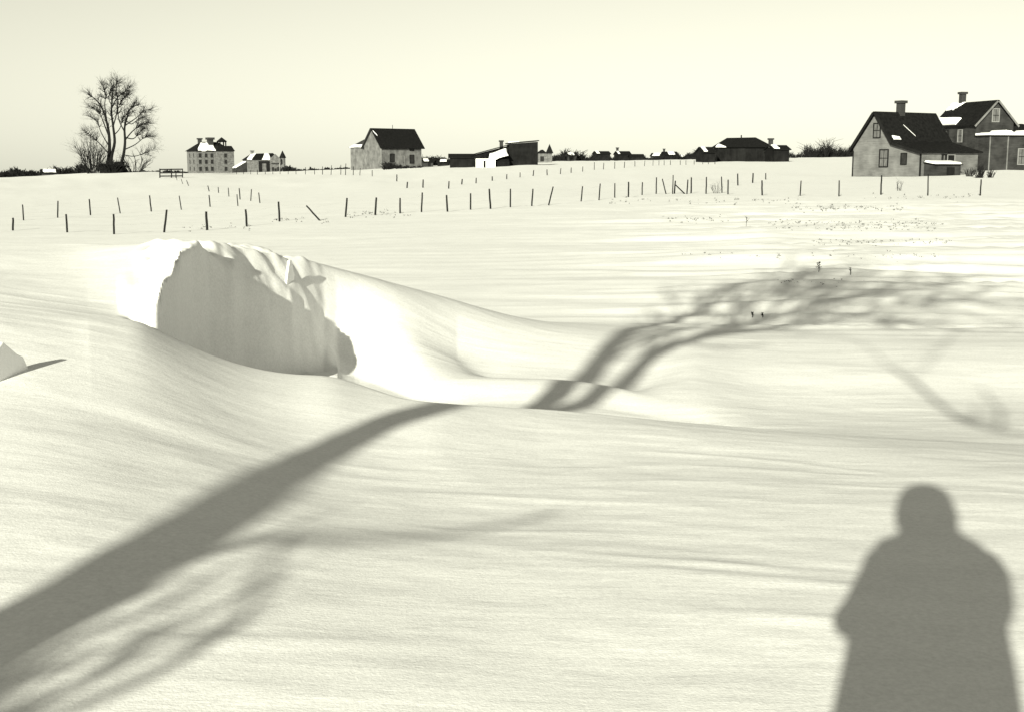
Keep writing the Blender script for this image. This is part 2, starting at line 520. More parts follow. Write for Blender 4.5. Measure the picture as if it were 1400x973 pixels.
# ------------------------------------------------------------------ the bare tree behind the camera: its shadow crosses the picture
TREE = Vector((-3.92, -4.0, 0.0))
TREE.z = ground(TREE.x, TREE.y)
SUN_H = Vector((math.sin(SUN_AZ), math.cos(SUN_AZ), 0))      # way the shadows run
SIDE = Vector((math.cos(SUN_AZ), -math.sin(SUN_AZ), 0))      # across it, to the right

def caster(u, v, depth=0.0):
    """the point of the tree whose shadow falls at a pixel; depth: metres in front of the trunk's own plane"""
    g = hit(u, v)
    t = (g - TREE).dot(SUN_H) - depth
    return g + TO_SUN * (t / math.cos(SUN_EL))

def spline(pts, n=4):
    """smooth curve through points of (vector, radius)"""
    P = [p for p, r in pts]; Rr = [r for p, r in pts]
    out = []
    for i in range(len(P) - 1):
        p0, p1, p2, p3 = P[max(i - 1, 0)], P[i], P[i + 1], P[min(i + 2, len(P) - 1)]
        for k in range(n):
            t = k / n
            q = 0.5 * ((2 * p1) + (p2 - p0) * t + (2 * p0 - 5 * p1 + 4 * p2 - p3) * t * t + (3 * p1 - p0 - 3 * p2 + p3) * t ** 3)
            out.append((q, Rr[i] * (1 - t) + Rr[i + 1] * t))
    out.append((P[-1], Rr[-1]))
    return out

def add_twigs(mb, base, count, length, r0, level, rng, lift=0.35):
    """side shoots along a limb (list of (point, radius)), each forking again"""
    for _ in range(count):
        k = rng.randrange(max(1, len(base) // 4), len(base))
        p, r = base[k]
        q = base[max(k - 1, 0)][0]
        along = (p - q)
        along = along.normalized() if along.length > 1e-6 else Vector((0, 0, 1))
        d = Vector((rng.gauss(0, 1), rng.gauss(0, 1), rng.gauss(0, 1))).normalized()
        d = (d * .8 + along * .75 + Vector((0, 0, lift))).normalized()
        L = length * rng.uniform(.5, 1.15)
        rr = min(r0, r * .75)
        pts = []
        c = p.copy()
        for m in range(6):
            pts.append((c.copy(), rr * (1 - .8 * m / 5)))
            d = (d + Vector((rng.gauss(0, .16), rng.gauss(0, .16), rng.gauss(.02, .14)))).normalized()
            c = c + d * (L / 5)
        mb.tube([a for a, b in pts], [b for a, b in pts], 4 if rr < .02 else 6, cap=False)
        if level > 0:
            add_twigs(mb, pts, 3 if level > 1 else 4, L * .55, rr * .55, level - 1, rng, lift)

def build_shadow_tree():
    rng = random.Random(5)
    t = empty('bare_tree', TREE)
    tag(t, 'tall bare tree behind the photographer whose trunk shadow crosses the snow', 'tree')
    mb = MB()
    foot = TREE - Vector((0, 0, .25))
    # trunk and two main limbs, found from the middle of their shadows
    tr = [(foot, .24), (TREE + Vector((0, 0, .25)), .175), (TREE + Vector((0, 0, .8)), .150)]
    px_tr = [(15, 864), (150, 792), (300, 702), (350, 668), (440, 620), (530, 575), (600, 556)]
    rad = [.140, .138, .108, .090, .098, .096, .092]
    for (u, v), r_ in zip(px_tr, rad): tr.append((caster(u, v), r_))
    f0 = caster(600, 556)
    top = caster(757, 540, 0)
    tr += [(f0.lerp(top, .5), .098), (top, .105)]
    trunk = spline(tr)
    mb.tube([p - TREE for p, r in trunk], [r for p, r in trunk], 10)
    mb.build('trunk', 'bark', t, True)
    def limb(start, rows, r0, r1, twigs, length, depth1=0.0, lv=2, seed=1):
        pts = [start] if start else []
        n = len(rows)
        for i, (u, v) in enumerate(rows):
            k = (i + 1) / n
            pts.append((caster(u, v, depth1 * k), r0 * (1 - k) + r1 * k))
        sp = spline(pts)
        m = MB()
        m.tube([p - TREE for p, r in sp], [r for p, r in sp], 7)
        add_twigs(m, [(p - TREE, r) for p, r in sp], twigs, length, r1 * 1.0, lv, random.Random(seed))
        m.build('limb', 'bark', t, True)
        return sp
    a = limb((top, .115), [(767, 531), (817, 498), (846, 463), (915, 442), (962, 425), (985, 400), (1040, 385)], .122, .03, 22, 1.6, .5, 2, 1)
    b = limb((f0.lerp(top, .35), .06), [(806, 548), (868, 509), (910, 473), (960, 461), (1040, 440), (1110, 418), (1190, 402), (1290, 390)], .10, .03, 34, 1.8, -.6, 2, 2)
    n = len(b)
    limb((b[n * 6 // 10][0], .05), [(1060, 420), (1110, 395), (1150, 388)], .05, .022, 26, 1.7, .8, 2, 3)
    limb((b[n * 5 // 10][0], .05), [(1050, 448), (1130, 435), (1220, 440), (1330, 455)], .045, .02, 26, 1.5, -.8, 2, 4)
    limb((b[n * 7 // 10][0], .045), [(1150, 412), (1230, 418), (1320, 412)], .04, .02, 24, 1.6, .3, 2, 11)
    limb((b[n * 5 // 10][0], .04), [(1010, 420), (1060, 405), (1100, 375), (1160, 368)], .04, .02, 22, 1.6, 0.0, 2, 12)
    # a bough that hangs far out to the right on a thin neck
    limb((b[n * 5 // 10][0], .010), [(1150, 462), (1215, 500)], .008, .009, 0, .5, 0, 0, 5)
    v1 = limb((caster(1215, 500), .010), [(1250, 522), (1285, 552), (1320, 576), (1380, 590), (1450, 596)], .028, .012, 5, .45, 0, 1, 13)
    limb((v1[len(v1) * 3 // 4][0], .020), [(1368, 572), (1362, 552), (1340, 528)], .020, .007, 4, .35, 0, 0, 14)
    # lower branches; they leave the trunk outside the picture at the left
    mid = lambda u, v, r=.05: (caster(u, v), r)
    limb(mid(225, 766, .04), [(270, 757), (330, 742), (390, 733), (470, 736), (560, 734), (660, 722), (760, 700)], .034, .009, 2, .35, .6, 0, 6)
    limb(mid(-90, 918, .035), [(10, 922), (110, 870), (170, 846), (215, 829), (262, 800), (310, 772)], .028, .009, 1, .25, -.5, 0, 7)
    limb(mid(-120, 932, .035), [(20, 990), (140, 950), (200, 925), (265, 890), (330, 848), (350, 815), (368, 775), (385, 738)], .022, .013, 2, .25, .5, 0, 8)
    limb(mid(-140, 942, .035), [(-10, 975), (90, 945), (150, 905), (190, 870)], .03, .012, 8, .30, .3, 0, 9)
    limb(mid(-140, 942, .03), [(20, 940), (80, 905), (130, 890)], .018, .010, 5, .30, .2, 0, 15)
    limb(mid(-60, 902, .02), [(20, 828), (85, 784), (140, 750)], .011, .006, 0, .3, .0, 0, 10)
    return t
build_shadow_tree()

# ------------------------------------------------------------------ the photographer, who stands just behind the camera
mat_rough('coat', 0.035, 0.06, (1, 1, 1), 40.0, rough=0.95, bump=0.3, bdist=0.004)
mat_rough('fur', 0.02, 0.06, (1, 1, 1), 90.0, rough=0.95, bump=0.8, bdist=0.01)
mat_rough('skin', 0.34, 0.40, (1, 1, 1), 30.0, rough=0.55, bump=0.05, bdist=0.002)
mat_rough('hair', 0.02, 0.05, (1, 1, 6), 40.0, rough=0.6)
mat_rough('leather', 0.012, 0.02, (1, 1, 1), 60.0, rough=0.45, bump=0.3, bdist=0.001)
mat_rough('metal_trim', 0.35, 0.45, (1, 1, 1), 20.0, rough=0.35, bump=0.0)
mat_rough('lens_glass', 0.01, 0.015, (1, 1, 1), 3.0, rough=0.08, bump=0.0)

def loft(mb, rings, n=20):
    """rings: (cx, cy, z, rx, ry) from bottom to top, closed at both ends"""
    ids = []
    for cx, cy, z, rx, ry in rings:
        i = len(mb.v)
        for k in range(n):
            w = 2 * math.pi * k / n
            mb.v.append((cx + rx * math.cos(w), cy + ry * math.sin(w), z))
        ids.append(i)
    for a, b in zip(ids, ids[1:]):
        for k in range(n):
            mb.f.append((a + k, a + (k + 1) % n, b + (k + 1) % n, b + k))
    mb.f.append(tuple(reversed([ids[0] + k for k in range(n)])))
    mb.f.append(tuple(ids[-1] + k for k in range(n)))

def voxel(o, size, it=6):
    m = o.modifiers.new('remesh', 'REMESH'); m.mode = 'VOXEL'; m.voxel_size = size; m.use_smooth_shade = True
    s = o.modifiers.new('smooth', 'SMOOTH'); s.factor = .5; s.iterations = it

def taller(mb):
    """shoulders hunched up round a bowed head"""
    def lift(y, z):
        d = np.interp(z, [.9, 1.42, 1.56, 1.9], [0, .20, .105, .09])
        return z + d * (1 - min(1, max(0, (y - .13) / .1)))
    mb.v = [(x, y, lift(y, z)) for x, y, z in mb.v]

def build_person():
    px_, py_ = -0.085, -0.38
    z0 = ground(px_, py_) - 0.03
    p = empty('person', (px_, py_, z0))
    tag(p, 'photographer in a long heavy overcoat and fur cap standing behind the camera', 'person')
    # body: one continuous surface, legs to head, arms bent to the camera at the chest
    b = MB()
    for sx in (-1, 1):
        loft(b, [(sx * .11, .07, .01, .052, .13), (sx * .11, .05, .06, .05, .11), (sx * .11, .0, .11, .05, .06), (sx * .105, 0, .30, .058, .062),
                 (sx * .10, 0, .50, .062, .066), (sx * .095, 0, .70, .08, .085), (sx * .085, 0, .90, .092, .10)], 14)
    loft(b, [(0, 0, .84, .165, .115), (0, 0, .95, .18, .125), (0, 0, 1.08, .165, .115), (0, 0, 1.25, .19, .125), (0, 0, 1.38, .20, .12),
             (0, 0, 1.44, .15, .10), (0, .005, 1.48, .07, .07), (0, .015, 1.56, .06, .062)], 22)
    loft(b, [(0, .03, 1.515, .035, .04), (0, .03, 1.545, .06, .075), (0, .025, 1.60, .072, .09), (0, .02, 1.65, .077, .098), (0, .015, 1.70, .075, .095),
             (0, .01, 1.74, .055, .07), (0, .01, 1.755, .02, .03)], 18)
    b.tube([(0, .105, 1.66), (0, .125, 1.63), (0, .128, 1.615), (0, .108, 1.607)], [.009, .013, .015, .009], 8)     # nose
    for sx in (-1, 1):
        b.tube([(sx * .074, .015, 1.605), (sx * .084, .008, 1.63), (sx * .084, .004, 1.655), (sx * .074, .01, 1.672)], [.010, .012, .013, .008], 7)  # ears
        b.tube([(sx * .15, 0, 1.38), (sx * .17, .0, 1.30), (sx * .175, .06, 1.24)], [.056, .05, .044], 12)
        b.tube([(sx * .175, .06, 1.24), (sx * .16, .16, 1.23), (sx * .10 + .07, .285, 1.215)], [.047, .042, .031], 12)
    taller(b)
    body = b.build('body', 'skin', p, True)
    voxel(body, .011, 4)
    # coat: flared skirt, sleeves, collar
    c = MB()
    loft(c, [(0, 0, .20, .27, .24), (0, 0, .26, .27, .24), (0, 0, .50, .25, .215), (0, 0, .80, .215, .185), (.01, 0, 1.02, .225, .18), (.015, 0, 1.16, .222, .17), (.015, 0, 1.24, .215, .165),
             (.015, -.005, 1.34, .205, .155), (.01, -.01, 1.42, .19, .13), (.03, -.01, 1.48, .14, .115), (.02, 0, 1.55, .115, .11), (.01, 0, 1.58, .105, .10)], 30)
    taller(c)
    for sx, w in ((-1, .018), (1, .04)):
        c.tube([(sx * .145 + w * .8, -.01, 1.565), (sx * .17 + w, -.01, 1.50), (sx * .178 + w, .02, 1.44), (sx * .183 + w, .06, 1.37)], [.066, .068, .064, .062], 14)
        c.tube([(sx * .183 + w, .05, 1.37), (sx * .168 + w * .5, .15, 1.315), (sx * .105 + .07, .27, 1.232)], [.062, .058, .048], 14)
    coat = c.build('overcoat', 'coat', p, True)
    voxel(coat, .014, 8)
    # cap with fur brim and ear flaps
    k = MB()
    loft(k, [(0, .01, 1.665, .105, .118), (0, .01, 1.70, .112, .124), (0, .008, 1.745, .102, .118), (0, .005, 1.785, .088, .10), (0, 0, 1.815, .05, .06), (0, 0, 1.822, .015, .02)], 22)
    loft(k, [(.075, 0, 1.47, .035, .06), (.088, 0, 1.56, .03, .062), (.092, 0, 1.66, .025, .07), (.09, 0, 1.70, .02, .07)], 12)
    loft(k, [(-.088, 0, 1.58, .022, .055), (-.092, 0, 1.66, .025, .07), (-.09, 0, 1.70, .02, .07)], 12)
    loft(k, [(0, -.075, 1.50, .085, .04), (0, -.085, 1.60, .09, .035), (0, -.085, 1.70, .09, .03)], 16)
    taller(k)
    cap = k.build('fur_cap', 'fur', p, True)
    voxel(cap, .009, 5)
    for sx in (-1, 1):
        e = MB()
        loft(e, [(sx * .03, .106, 1.638, .006, .004), (sx * .03, .110, 1.643, .013, .007), (sx * .03, .110, 1.648, .014, .008), (sx * .03, .106, 1.653, .006, .004)], 10)
        taller(e)
        e.build('eye', 'lens_glass', p, True)
    m = MB()
    m.tube([(-.026, .098, 1.578), (-.012, .107, 1.580), (0, .109, 1.579), (.012, .107, 1.580), (.026, .098, 1.578)], [.003, .006, .0065, .006, .003], 7)
    taller(m)
    m.build('mouth', 'hair', p, True)
    # hands closed on the box camera (which reaches from x .03 to .17, y .26 to .38, z 1.24 to 1.36 here)
    for sx, hx in ((-1, .0), (1, .14)):
        h = MB()
        ox = hx + sx * .018
        loft(h, [(ox, .265, 1.205, .020, .030), (ox, .285, 1.225, .021, .040), (ox, .305, 1.26, .018, .046), (ox, .31, 1.295, .014, .044)], 12)
        for j, (yy, ln) in enumerate(((.275, .070), (.297, .082), (.319, .078), (.340, .062))):
            b0 = Vector((ox, yy, 1.285))
            h.tube([b0, b0 + Vector((sx * .004, .002, ln * .45)), b0 + Vector((-sx * .010, .004, ln * .85)), b0 + Vector((-sx * .030, .004, ln * 1.0))],
                   [.0095, .009, .0085, .0065], 8)
        h.tube([(ox, .262, 1.225), (ox - sx * .014, .246, 1.25), (ox - sx * .030, .246, 1.275), (ox - sx * .044, .248, 1.288)], [.013, .012, .0105, .008], 8)
        ho = h.build('hand', 'skin', p, True)
        voxel(ho, .0045, 3)
    for sx in (-1, 1):
        bt = MB()
        loft(bt, [(sx * .11, .065, 0.0, .062, .155), (sx * .11, .062, .03, .064, .152), (sx * .11, .045, .09, .06, .12), (sx * .11, .005, .14, .066, .08), (sx * .108, 0, .34, .072, .078), (sx * .107, 0, .36, .072, .078)], 16)
        bo = bt.build('boot', 'leather', p, True)
        voxel(bo, .012, 4)
    # the box camera in the hands
    q = empty('box_camera', (px_ + .085, py_ + .32, z0 + 1.235))
    tag(q, 'small black box camera held at the chest of the photographer', 'camera')
    cb = MB(); cb.box(-.068, .068, -.06, .06, 0, .12); co = cb.build('case', 'leather', q)
    bv = co.modifiers.new('bevel', 'BEVEL'); bv.width = .004; bv.segments = 2
    ln = MB(); ln.tube([(0, .0605, .062), (0, .068, .062), (0, .070, .062)], [.022, .022, .016], 20); ln.build('lens_ring', 'metal_trim', q, True)
    lg = MB(); lg.tube([(0, .0702, .062), (0, .0712, .062)], [.012, .011], 18); lg.build('lens', 'lens_glass', q, True)
    fd = MB(); fd.box(.025, .047, .0605, .0635, .095, .112); fd.build('viewfinder', 'lens_glass', q)
    st = MB(); st.tube([(-.05, 0, .121), (-.03, 0, .137), (.03, 0, .137), (.05, 0, .121)], .005, 6); st.build('handle', 'leather', q, True)
    wk = MB(); wk.tube([(.0685, .0, .03), (.078, .0, .03)], .010, 12); wk.build('winding_key', 'metal_trim', q, True)
    return p
build_person()

# ------------------------------------------------------------------ materials of the settlement
def mat_boards(name, lo, hi, pitch=0.13, vertical=False, bump=0.6):
    """weathered boards: streaky grain, shadow lines between the courses as fine relief"""
    m, t, b = nodes_of(name)
    N, L = t.nodes, t.links
    co = N.new('ShaderNodeTexCoord')
    mp = N.new('ShaderNodeMapping')
    mp.inputs['Scale'].default_value = (3, 3, .35) if vertical else (.35, .35, 4)
    L.new(co.outputs['Object'], mp.inputs[0])
    n1 = N.new('ShaderNodeTexNoise'); n1.inputs['Scale'].default_value = 2.2; n1.inputs['Detail'].default_value = 7; n1.inputs['Roughness'].default_value = .7
    L.new(mp.outputs[0], n1.inputs['Vector'])
    n0 = N.new('ShaderNodeTexNoise'); n0.inputs['Scale'].default_value = .9; n0.inputs['Detail'].default_value = 3
    L.new(co.outputs['Object'], n0.inputs['Vector'])
    ad = N.new('ShaderNodeMath'); ad.operation = 'ADD'
    L.new(n1.outputs[0], ad.inputs[0]); L.new(n0.outputs[0], ad.inputs[1])
    mr = N.new('ShaderNodeMapRange'); mr.inputs[1].default_value = .7; mr.inputs[2].default_value = 1.3
    mr.inputs[3].default_value = lo; mr.inputs[4].default_value = hi
    L.new(ad.outputs[0], mr.inputs[0])
    cr = N.new('ShaderNodeCombineColor')
    for i in range(3): L.new(mr.outputs[0], cr.inputs[i])
    L.new(cr.outputs[0], b.inputs['Base Color'])
    wv = N.new('ShaderNodeTexWave'); wv.wave_type = 'BANDS'; wv.bands_direction = 'X' if vertical else 'Z'; wv.wave_profile = 'SAW'
    wv.inputs['Scale'].default_value = 1 / pitch / 2 * .3142 * 2
    wv.inputs['Distortion'].default_value = .15
    L.new(co.outputs['Object'], wv.inputs['Vector'])
    bp = N.new('ShaderNodeBump'); bp.inputs['Strength'].default_value = bump; bp.inputs['Distance'].default_value = .02
    L.new(wv.outputs['Fac'], bp.inputs['Height']); L.new(bp.outputs[0], b.inputs['Normal'])
    b.inputs['Roughness'].default_value = .85
    b.inputs['Specular IOR Level'].default_value = .08
    return m

mat_boards('clapboard', .085, .185)
mat_boards('old_boards', .06, .19, .2, True)
mat_boards('dark_boards', .014, .05)
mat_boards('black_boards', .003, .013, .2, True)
mat_boards('trim_dark', .006, .014, .3, True, .1)
mat_boards('trim_pale', .16, .24, .3, True, .1)
mat_rough('shingle', .003, .014, (1, 1, 1), 3.5, bump=.6, bdist=.03)
mat_rough('shingle_grey', .02, .05, (1, 1, 1), 3.5, bump=.6, bdist=.03)
mat_rough('masonry', .06, .19, (1, 1, 2), 1.1, bump=.5, bdist=.05)
mat_rough('brick_dark', .02, .05, (1, 1, 3), 5.0, bump=.5, bdist=.02)
mat_rough('pane', .015, .03, (1, 1, 1), 2.0, rough=.12, bump=.0)
mat_rough('curtain', .05, .15, (3, 3, .6), 3.0, bump=.1)
mat_rough('post_wood', .006, .02, (8, 8, 1.5), 4.0, bump=.6, bdist=.01)
mat_rough('rail_wood', .006, .02, (1, 6, 6), 3.0, bump=.4, bdist=.01)
mat_rough('wire', .02, .03, (1, 1, 1), 3.0, rough=.5)
mat_rough('weed', .05, .12, (1, 1, 1), 8.0)

# ------------------------------------------------------------------ building helpers
def frame_at(name, u, D, alpha, sink=.35):
    """an Empty at the near corner of a building. alpha > 0 shows its left side, < 0 its right side"""
    s, _ = ray(u, 225)
    x, y = s * D, D
    rz = math.radians(alpha) - math.atan2(x, y)
    return empty(name, (x, y, ground(x, y)), rz)

def hz(e, v):
    """height above a building's origin of a photograph row, at its near corner"""
    D = e.location.y
    return CAMH + ray(CX, v)[1] * D - e.location.z

def wall_prism(e, poly, y0, y1, mat, name='wall', sink=.5):
    m = MB(); m.prism(poly, 'y', y0, y1)
    return m.build(name, mat, e)

def window(e, face, c, z, w, h, name='window', glass='pane', trim='trim_dark', sash=True, off=0.0):
    """face: 'f' front (y = off, looking -y), 'r' (x = off, looking +x), 'l' (x = off, looking -x); c: centre along the wall"""
    def place(mb, a0, a1, z0, z1, o0, o1):
        if face == 'f': mb.box(c + a0, c + a1, off - o1, off - o0, z0, z1)
        elif face == 'r': mb.box(off + o0, off + o1, c + a0, c + a1, z0, z1)
        else: mb.box(off - o1, off - o0, c + a0, c + a1, z0, z1)
    t = .10 * min(1, w)
    g = MB(); place(g, -w / 2, w / 2, z, z + h, .005, .025)
    wo = g.build(name, glass, e)
    f = MB()
    place(f, -w / 2 - t, -w / 2, z - t, z + h + t, .005, .09)
    place(f, w / 2, w / 2 + t, z - t, z + h + t, .005, .09)
    place(f, -w / 2, w / 2, z + h, z + h + t, .005, .10)
    place(f, -w / 2, w / 2, z - t, z, .005, .12)
    fo = f.build('window_frame', trim, wo)
    if sash:
        k = MB()
        place(k, -w / 2, w / 2, z + h * .5 - .03, z + h * .5 + .03, .026, .06)
        place(k, -.02, .02, z, z + h, .026, .052)
        k.build('sash_bar', 'trim_dark' if glass == 'curtain' else 'trim_pale', wo)
    return wo

def chimney(parent, x, y, z0, z1, w, mat='brick_dark', cap=True, name='chimney'):
    m = MB(); m.box(x - w / 2, x + w / 2, y - w / 2, y + w / 2, z0, z1)
    o = m.build(name, mat, parent)
    if cap:
        c = MB(); c.box(x - w * .72, x + w * .72, y - w * .72, y + w * .72, z1 - w * .35, z1 + w * .08); c.build('chimney_cap', mat, o)
    return o

def snow_slab(parent, quad, t=.12, name='snow_patch', seed=0):
    """a ragged patch of snow lying on a roof plane (quad given on that plane)"""
    rng = random.Random(seed)
    a, b, c, d = [Vector(q) for q in quad]
    n = (b - a).cross(d - a).normalized()
    if n.z < 0: n = -n
    N = 7
    P = []
    for i in range(N + 1): P.append(a.lerp(b, i / N))
    for i in range(1, 3): P.append(b.lerp(c, i / 3))
    for i in range(N + 1): P.append(c.lerp(d, i / N))
    for i in range(1, 3): P.append(d.lerp(a, i / 3))
    ctr = (a + b + c + d) / 4
    wig = min((b - a).length, (d - a).length) * .10
    P = [p + (ctr - p).normalized() * rng.uniform(-.3, 1) * wig for p in P]
    i = len(P)
    m = MB()
    m.v = [tuple(p + n * .03) for p in P] + [tuple(p + (ctr - p) * .06 + n * (.03 + t)) for p in P]
    m.f.append(tuple(range(i, 2 * i)))
    for k in range(i): m.f.append((k, (k + 1) % i, i + (k + 1) % i, i + k))
    return m.build(name, 'roof_snow', parent)

def door(e, face, c, w, h, off, mat='trim_dark', z=0.0):
    m = MB()
    f = MB()
    h_ = MB()
    if face == 'f':
        m.box(c - w / 2, c + w / 2, off - .03, off - .005, z, z + h)
        for a in (-1, 1): f.box(c + a * w / 2 - .05 + a * .05, c + a * w / 2 + .05 + a * .05, off - .07, off - .005, z, z + h + .1)
        f.box(c - w / 2, c + w / 2, off - .07, off - .005, z + h, z + h + .1)
        h_.box(c + w * .35, c + w * .35 + .05, off - .08, off - .031, z + h * .45, z + h * .52)
    else:
        m.box(off + .005, off + .03, c - w / 2, c + w / 2, z, z + h)
        for a in (-1, 1): f.box(off + .005, off + .07, c + a * w / 2 - .05 + a * .05, c + a * w / 2 + .05 + a * .05, z, z + h + .1)
        f.box(off + .005, off + .07, c - w / 2, c + w / 2, z + h, z + h + .1)
        h_.box(off + .031, off + .08, c + w * .35, c + w * .35 + .05, z + h * .45, z + h * .52)
    o = m.build('door', mat, e)
    f.build('door_frame', 'trim_pale', o)
    h_.build('door_handle', 'wire', o)
    return o

# ------------------------------------------------------------------ right: the pale house with the lean-to
def house_right():
    D = 118.0
    e = frame_at('clapboard_house', 1258, D, -40)
    tag(e, 'pale clapboard house with steep dark roof sweeping down over a lean-to, at right', 'house')
    W1, LT, L = 5.4, 2.95, 8.3
    xl, xa, xm = -(W1 + LT), -(W1 / 2 + LT), -LT - .45           # left corner, ridge, break of the roof
    za, zl, zm, zr = 6.15, 2.75, 3.15, 2.30
    sl = (za - zl) / (xa - xl)
    wall_prism(e, [(xl, -.6), (0, -.6), (0, zr - .1), (xm, zm - .12), (xa, za - .12), (xl, zl - .12)], 0, L, 'clapboard')
    o = .32
    zlo, xlo = zl - sl * o, xl - o
    m = MB()
    m.slab([(xlo, -.3, zlo), (xa, -.3, za), (xa, L + .3, za), (xlo, L + .3, zlo)], .14)
    roof = m.build('roof', 'shingle', e)
    m = MB()
    m.slab([(xa + .002, -.3, za), (xm, -.3, zm), (xm, L + .3, zm), (xa + .002, L + .3, za)], .14)
    m.build('roof_slope', 'shingle', roof)
    m = MB()
    s2 = (zm - zr) / (0 - xm)
    m.slab([(xm + .03, -.3, zm + .03), (.35, -.3, zr - s2 * .35), (.35, L + .3, zr - s2 * .35), (xm + .03, L + .3, zm + .03)], .13)
    m.build('lean_to_roof', 'shingle', roof)
    chimney(roof, xa + .15, L * .40, za - .3, za + 1.15, .62)
    mm = MB()                                              # dark bargeboards along the gable edge
    for (x0, z0, x1, z1) in ((xlo, zlo, xa, za), (xa, za, xm, zm), (xm, zm, .35, zr - s2 * .35)):
        mm.slab([(x0, -.36, z0 - .16), (x1, -.36, z1 - .16), (x1, -.305, z1 - .16), (x0, -.305, z0 - .16)], .26)
    mm.build('bargeboard', 'trim_dark', roof)
    for x in (xl, 0):
        c = MB(); c.box(x - .07, x + .07, -.035, .07, -.5, zl - .3 if x < -1 else zr - .2); c.build('corner_board', 'trim_dark', e)
    window(e, 'f', xa + .25, 3.75, .78, 1.30, glass='curtain')
    window(e, 'f', xa + 1.25, .95, .95, 1.55, glass='curtain')
    window(e, 'f', -1.95, 1.15, .62, 1.0, sash=False)
    door(e, 'r', L * .52, .95, 2.0, 0.0)
    window(e, 'r', L * .40, .8, .6, 1.2, off=0.0)
    P = lambda x, y: (x, y, za + (zm - za) * (x - xa) / (xm - xa) + .14)
    snow_slab(roof, [P(xa + .95, L * .33), P(xa + 1.05, L * .33), P(xm - .35, L * .44), P(xm - .45, L * .44)], .03, seed=1)
    snow_slab(roof, [P(xm - .45, .2), P(xm - .12, .2), P(xm - .12, 1.3), P(xm - .35, 1.3)], .06, seed=2)
    # small shed built against the long side, its roof under snow
    d = MB(); d.prism([(.06, -.5), (1.3, -.5), (1.3, 1.05), (.06, 1.25)], 'y', .5, 4.2)
    so = d.build('side_shed', 'dark_boards', e)
    r = MB(); r.slab([(.06, .35, 1.27), (1.45, .35, 1.06), (1.45, 4.35, 1.06), (.06, 4.35, 1.27)], .06); r.build('shed_roof', 'shingle', so)
    snow_slab(so, [(.1, .45, 1.33), (1.4, .45, 1.13), (1.4, 4.25, 1.13), (.1, 4.25, 1.33)], .16, seed=4)
    dd = MB(); dd.box(1.305, 1.34, 2.2, 3.3, -.2, .85); dd.build('shed_door', 'trim_dark', so)
    return e
house_right()

def house_behind():
    D = 150.0
    e = frame_at('dark_house', 1332, D, 35)
    tag(e, 'tall dark house with chimney and snow along its eave, behind the pale clapboard house', 'house')
    W, L = 5.1, 8.4
    z0 = hz(e, 168); za = hz(e, 139) + .1
    wall_prism(e, [(0, -.6), (W, -.6), (W, z0), (W / 2, za - .1), (0, z0)], 0, L, 'dark_boards')
    sl = (za - z0) / (W / 2)
    o = .4
    m = MB(); m.slab([(-o, -.4, z0 - sl * o), (W / 2, -.4, za), (W / 2, L + .4, za), (-o, L + .4, z0 - sl * o)], .14)
    roof = m.build('roof', 'shingle', e)
    m = MB(); m.slab([(W / 2 + .002, -.4, za), (W + o, -.4, z0 - sl * o), (W + o, L + .4, z0 - sl * o), (W / 2 + .002, L + .4, za)], .14)
    m.build('roof_slope', 'shingle', roof)
    chimney(roof, W / 2 - .05, L * .80, za - .4, za + 1.35, .62)
    P = lambda x, y: (x, y, z0 + sl * x + .14 * math.sqrt(1 + sl * sl))
    snow_slab(roof, [P(-.35, 3.6), P(.45, 3.6), P(.6, L + .2), P(-.35, L + .2)], .16, seed=7)
    snow_slab(roof, [P(1.5, L - 1.3), P(2.45, L - 2.6), P(2.45, L + .2), P(1.5, L + .2)], .10, seed=8)
    window(e, 'f', W / 2, z0 + .15, .85, 1.45, glass='curtain', trim='trim_pale')
    window(e, 'l', 3.1, z0 - 2.2, .8, 1.4, off=0.0, glass='curtain', trim='trim_pale')
    window(e, 'l', 6.0, z0 - 2.2, .8, 1.4, off=0.0)
    mm = MB()
    for (x0, q0, x1, q1) in ((-o, z0 - sl * o, W / 2, za), (W / 2, za, W + o, z0 - sl * o)):
        mm.slab([(x0, -.46, q0 - .12), (x1, -.46, q1 - .12), (x1, -.405, q1 - .12), (x0, -.405, q0 - .12)], .22)
    mm.build('bargeboard', 'old_boards', roof)
    # one-storey annex in front, its flat roof heaped with snow
    zt = hz(e, 187)
    a = MB(); a.box(0.05, 8.6, -2.6, -.01, -.6, zt); an = a.build('annex', 'dark_boards', e)
    r = MB(); r.box(-.2, 8.85, -2.85, -.005, zt + .003, zt + .12); r.build('annex_roof', 'trim_dark', an)
    rng = random.Random(4)
    sm = MB()
    prof = [(-.15, zt + .12)] + [(-.15 + 8.95 * k / 24, zt + .12 + .34 + rng.uniform(-.22, .30)) for k in range(25)] + [(8.8, zt + .12)]
    sm.prism(prof, 'y', -2.8, -.1); sm.build('snow_cap', 'roof_snow', an)
    window(an, 'f', 4.55, .75, .95, 1.75, off=-2.6, glass='curtain', trim='trim_pale')
    window(an, 'f', 6.6, .75, .95, 1.75, off=-2.6, glass='curtain', trim='trim_pale')
    for x in (.06, 2.5):
        c = MB(); c.box(x, x + .14, -2.645, -2.602, -.3, zt); c.build('corner_board', 'old_boards', an)
    # a further dark wing to the right
    w = MB(); w.prism([(W + .02, -.6), (W + 6, -.6), (W + 6, hz(e, 172)), (W + 3, hz(e, 168)), (W + .02, hz(e, 172))], 'y', 2.5, 7); w.build('rear_wing', 'black_boards', e)
    return e
house_behind()

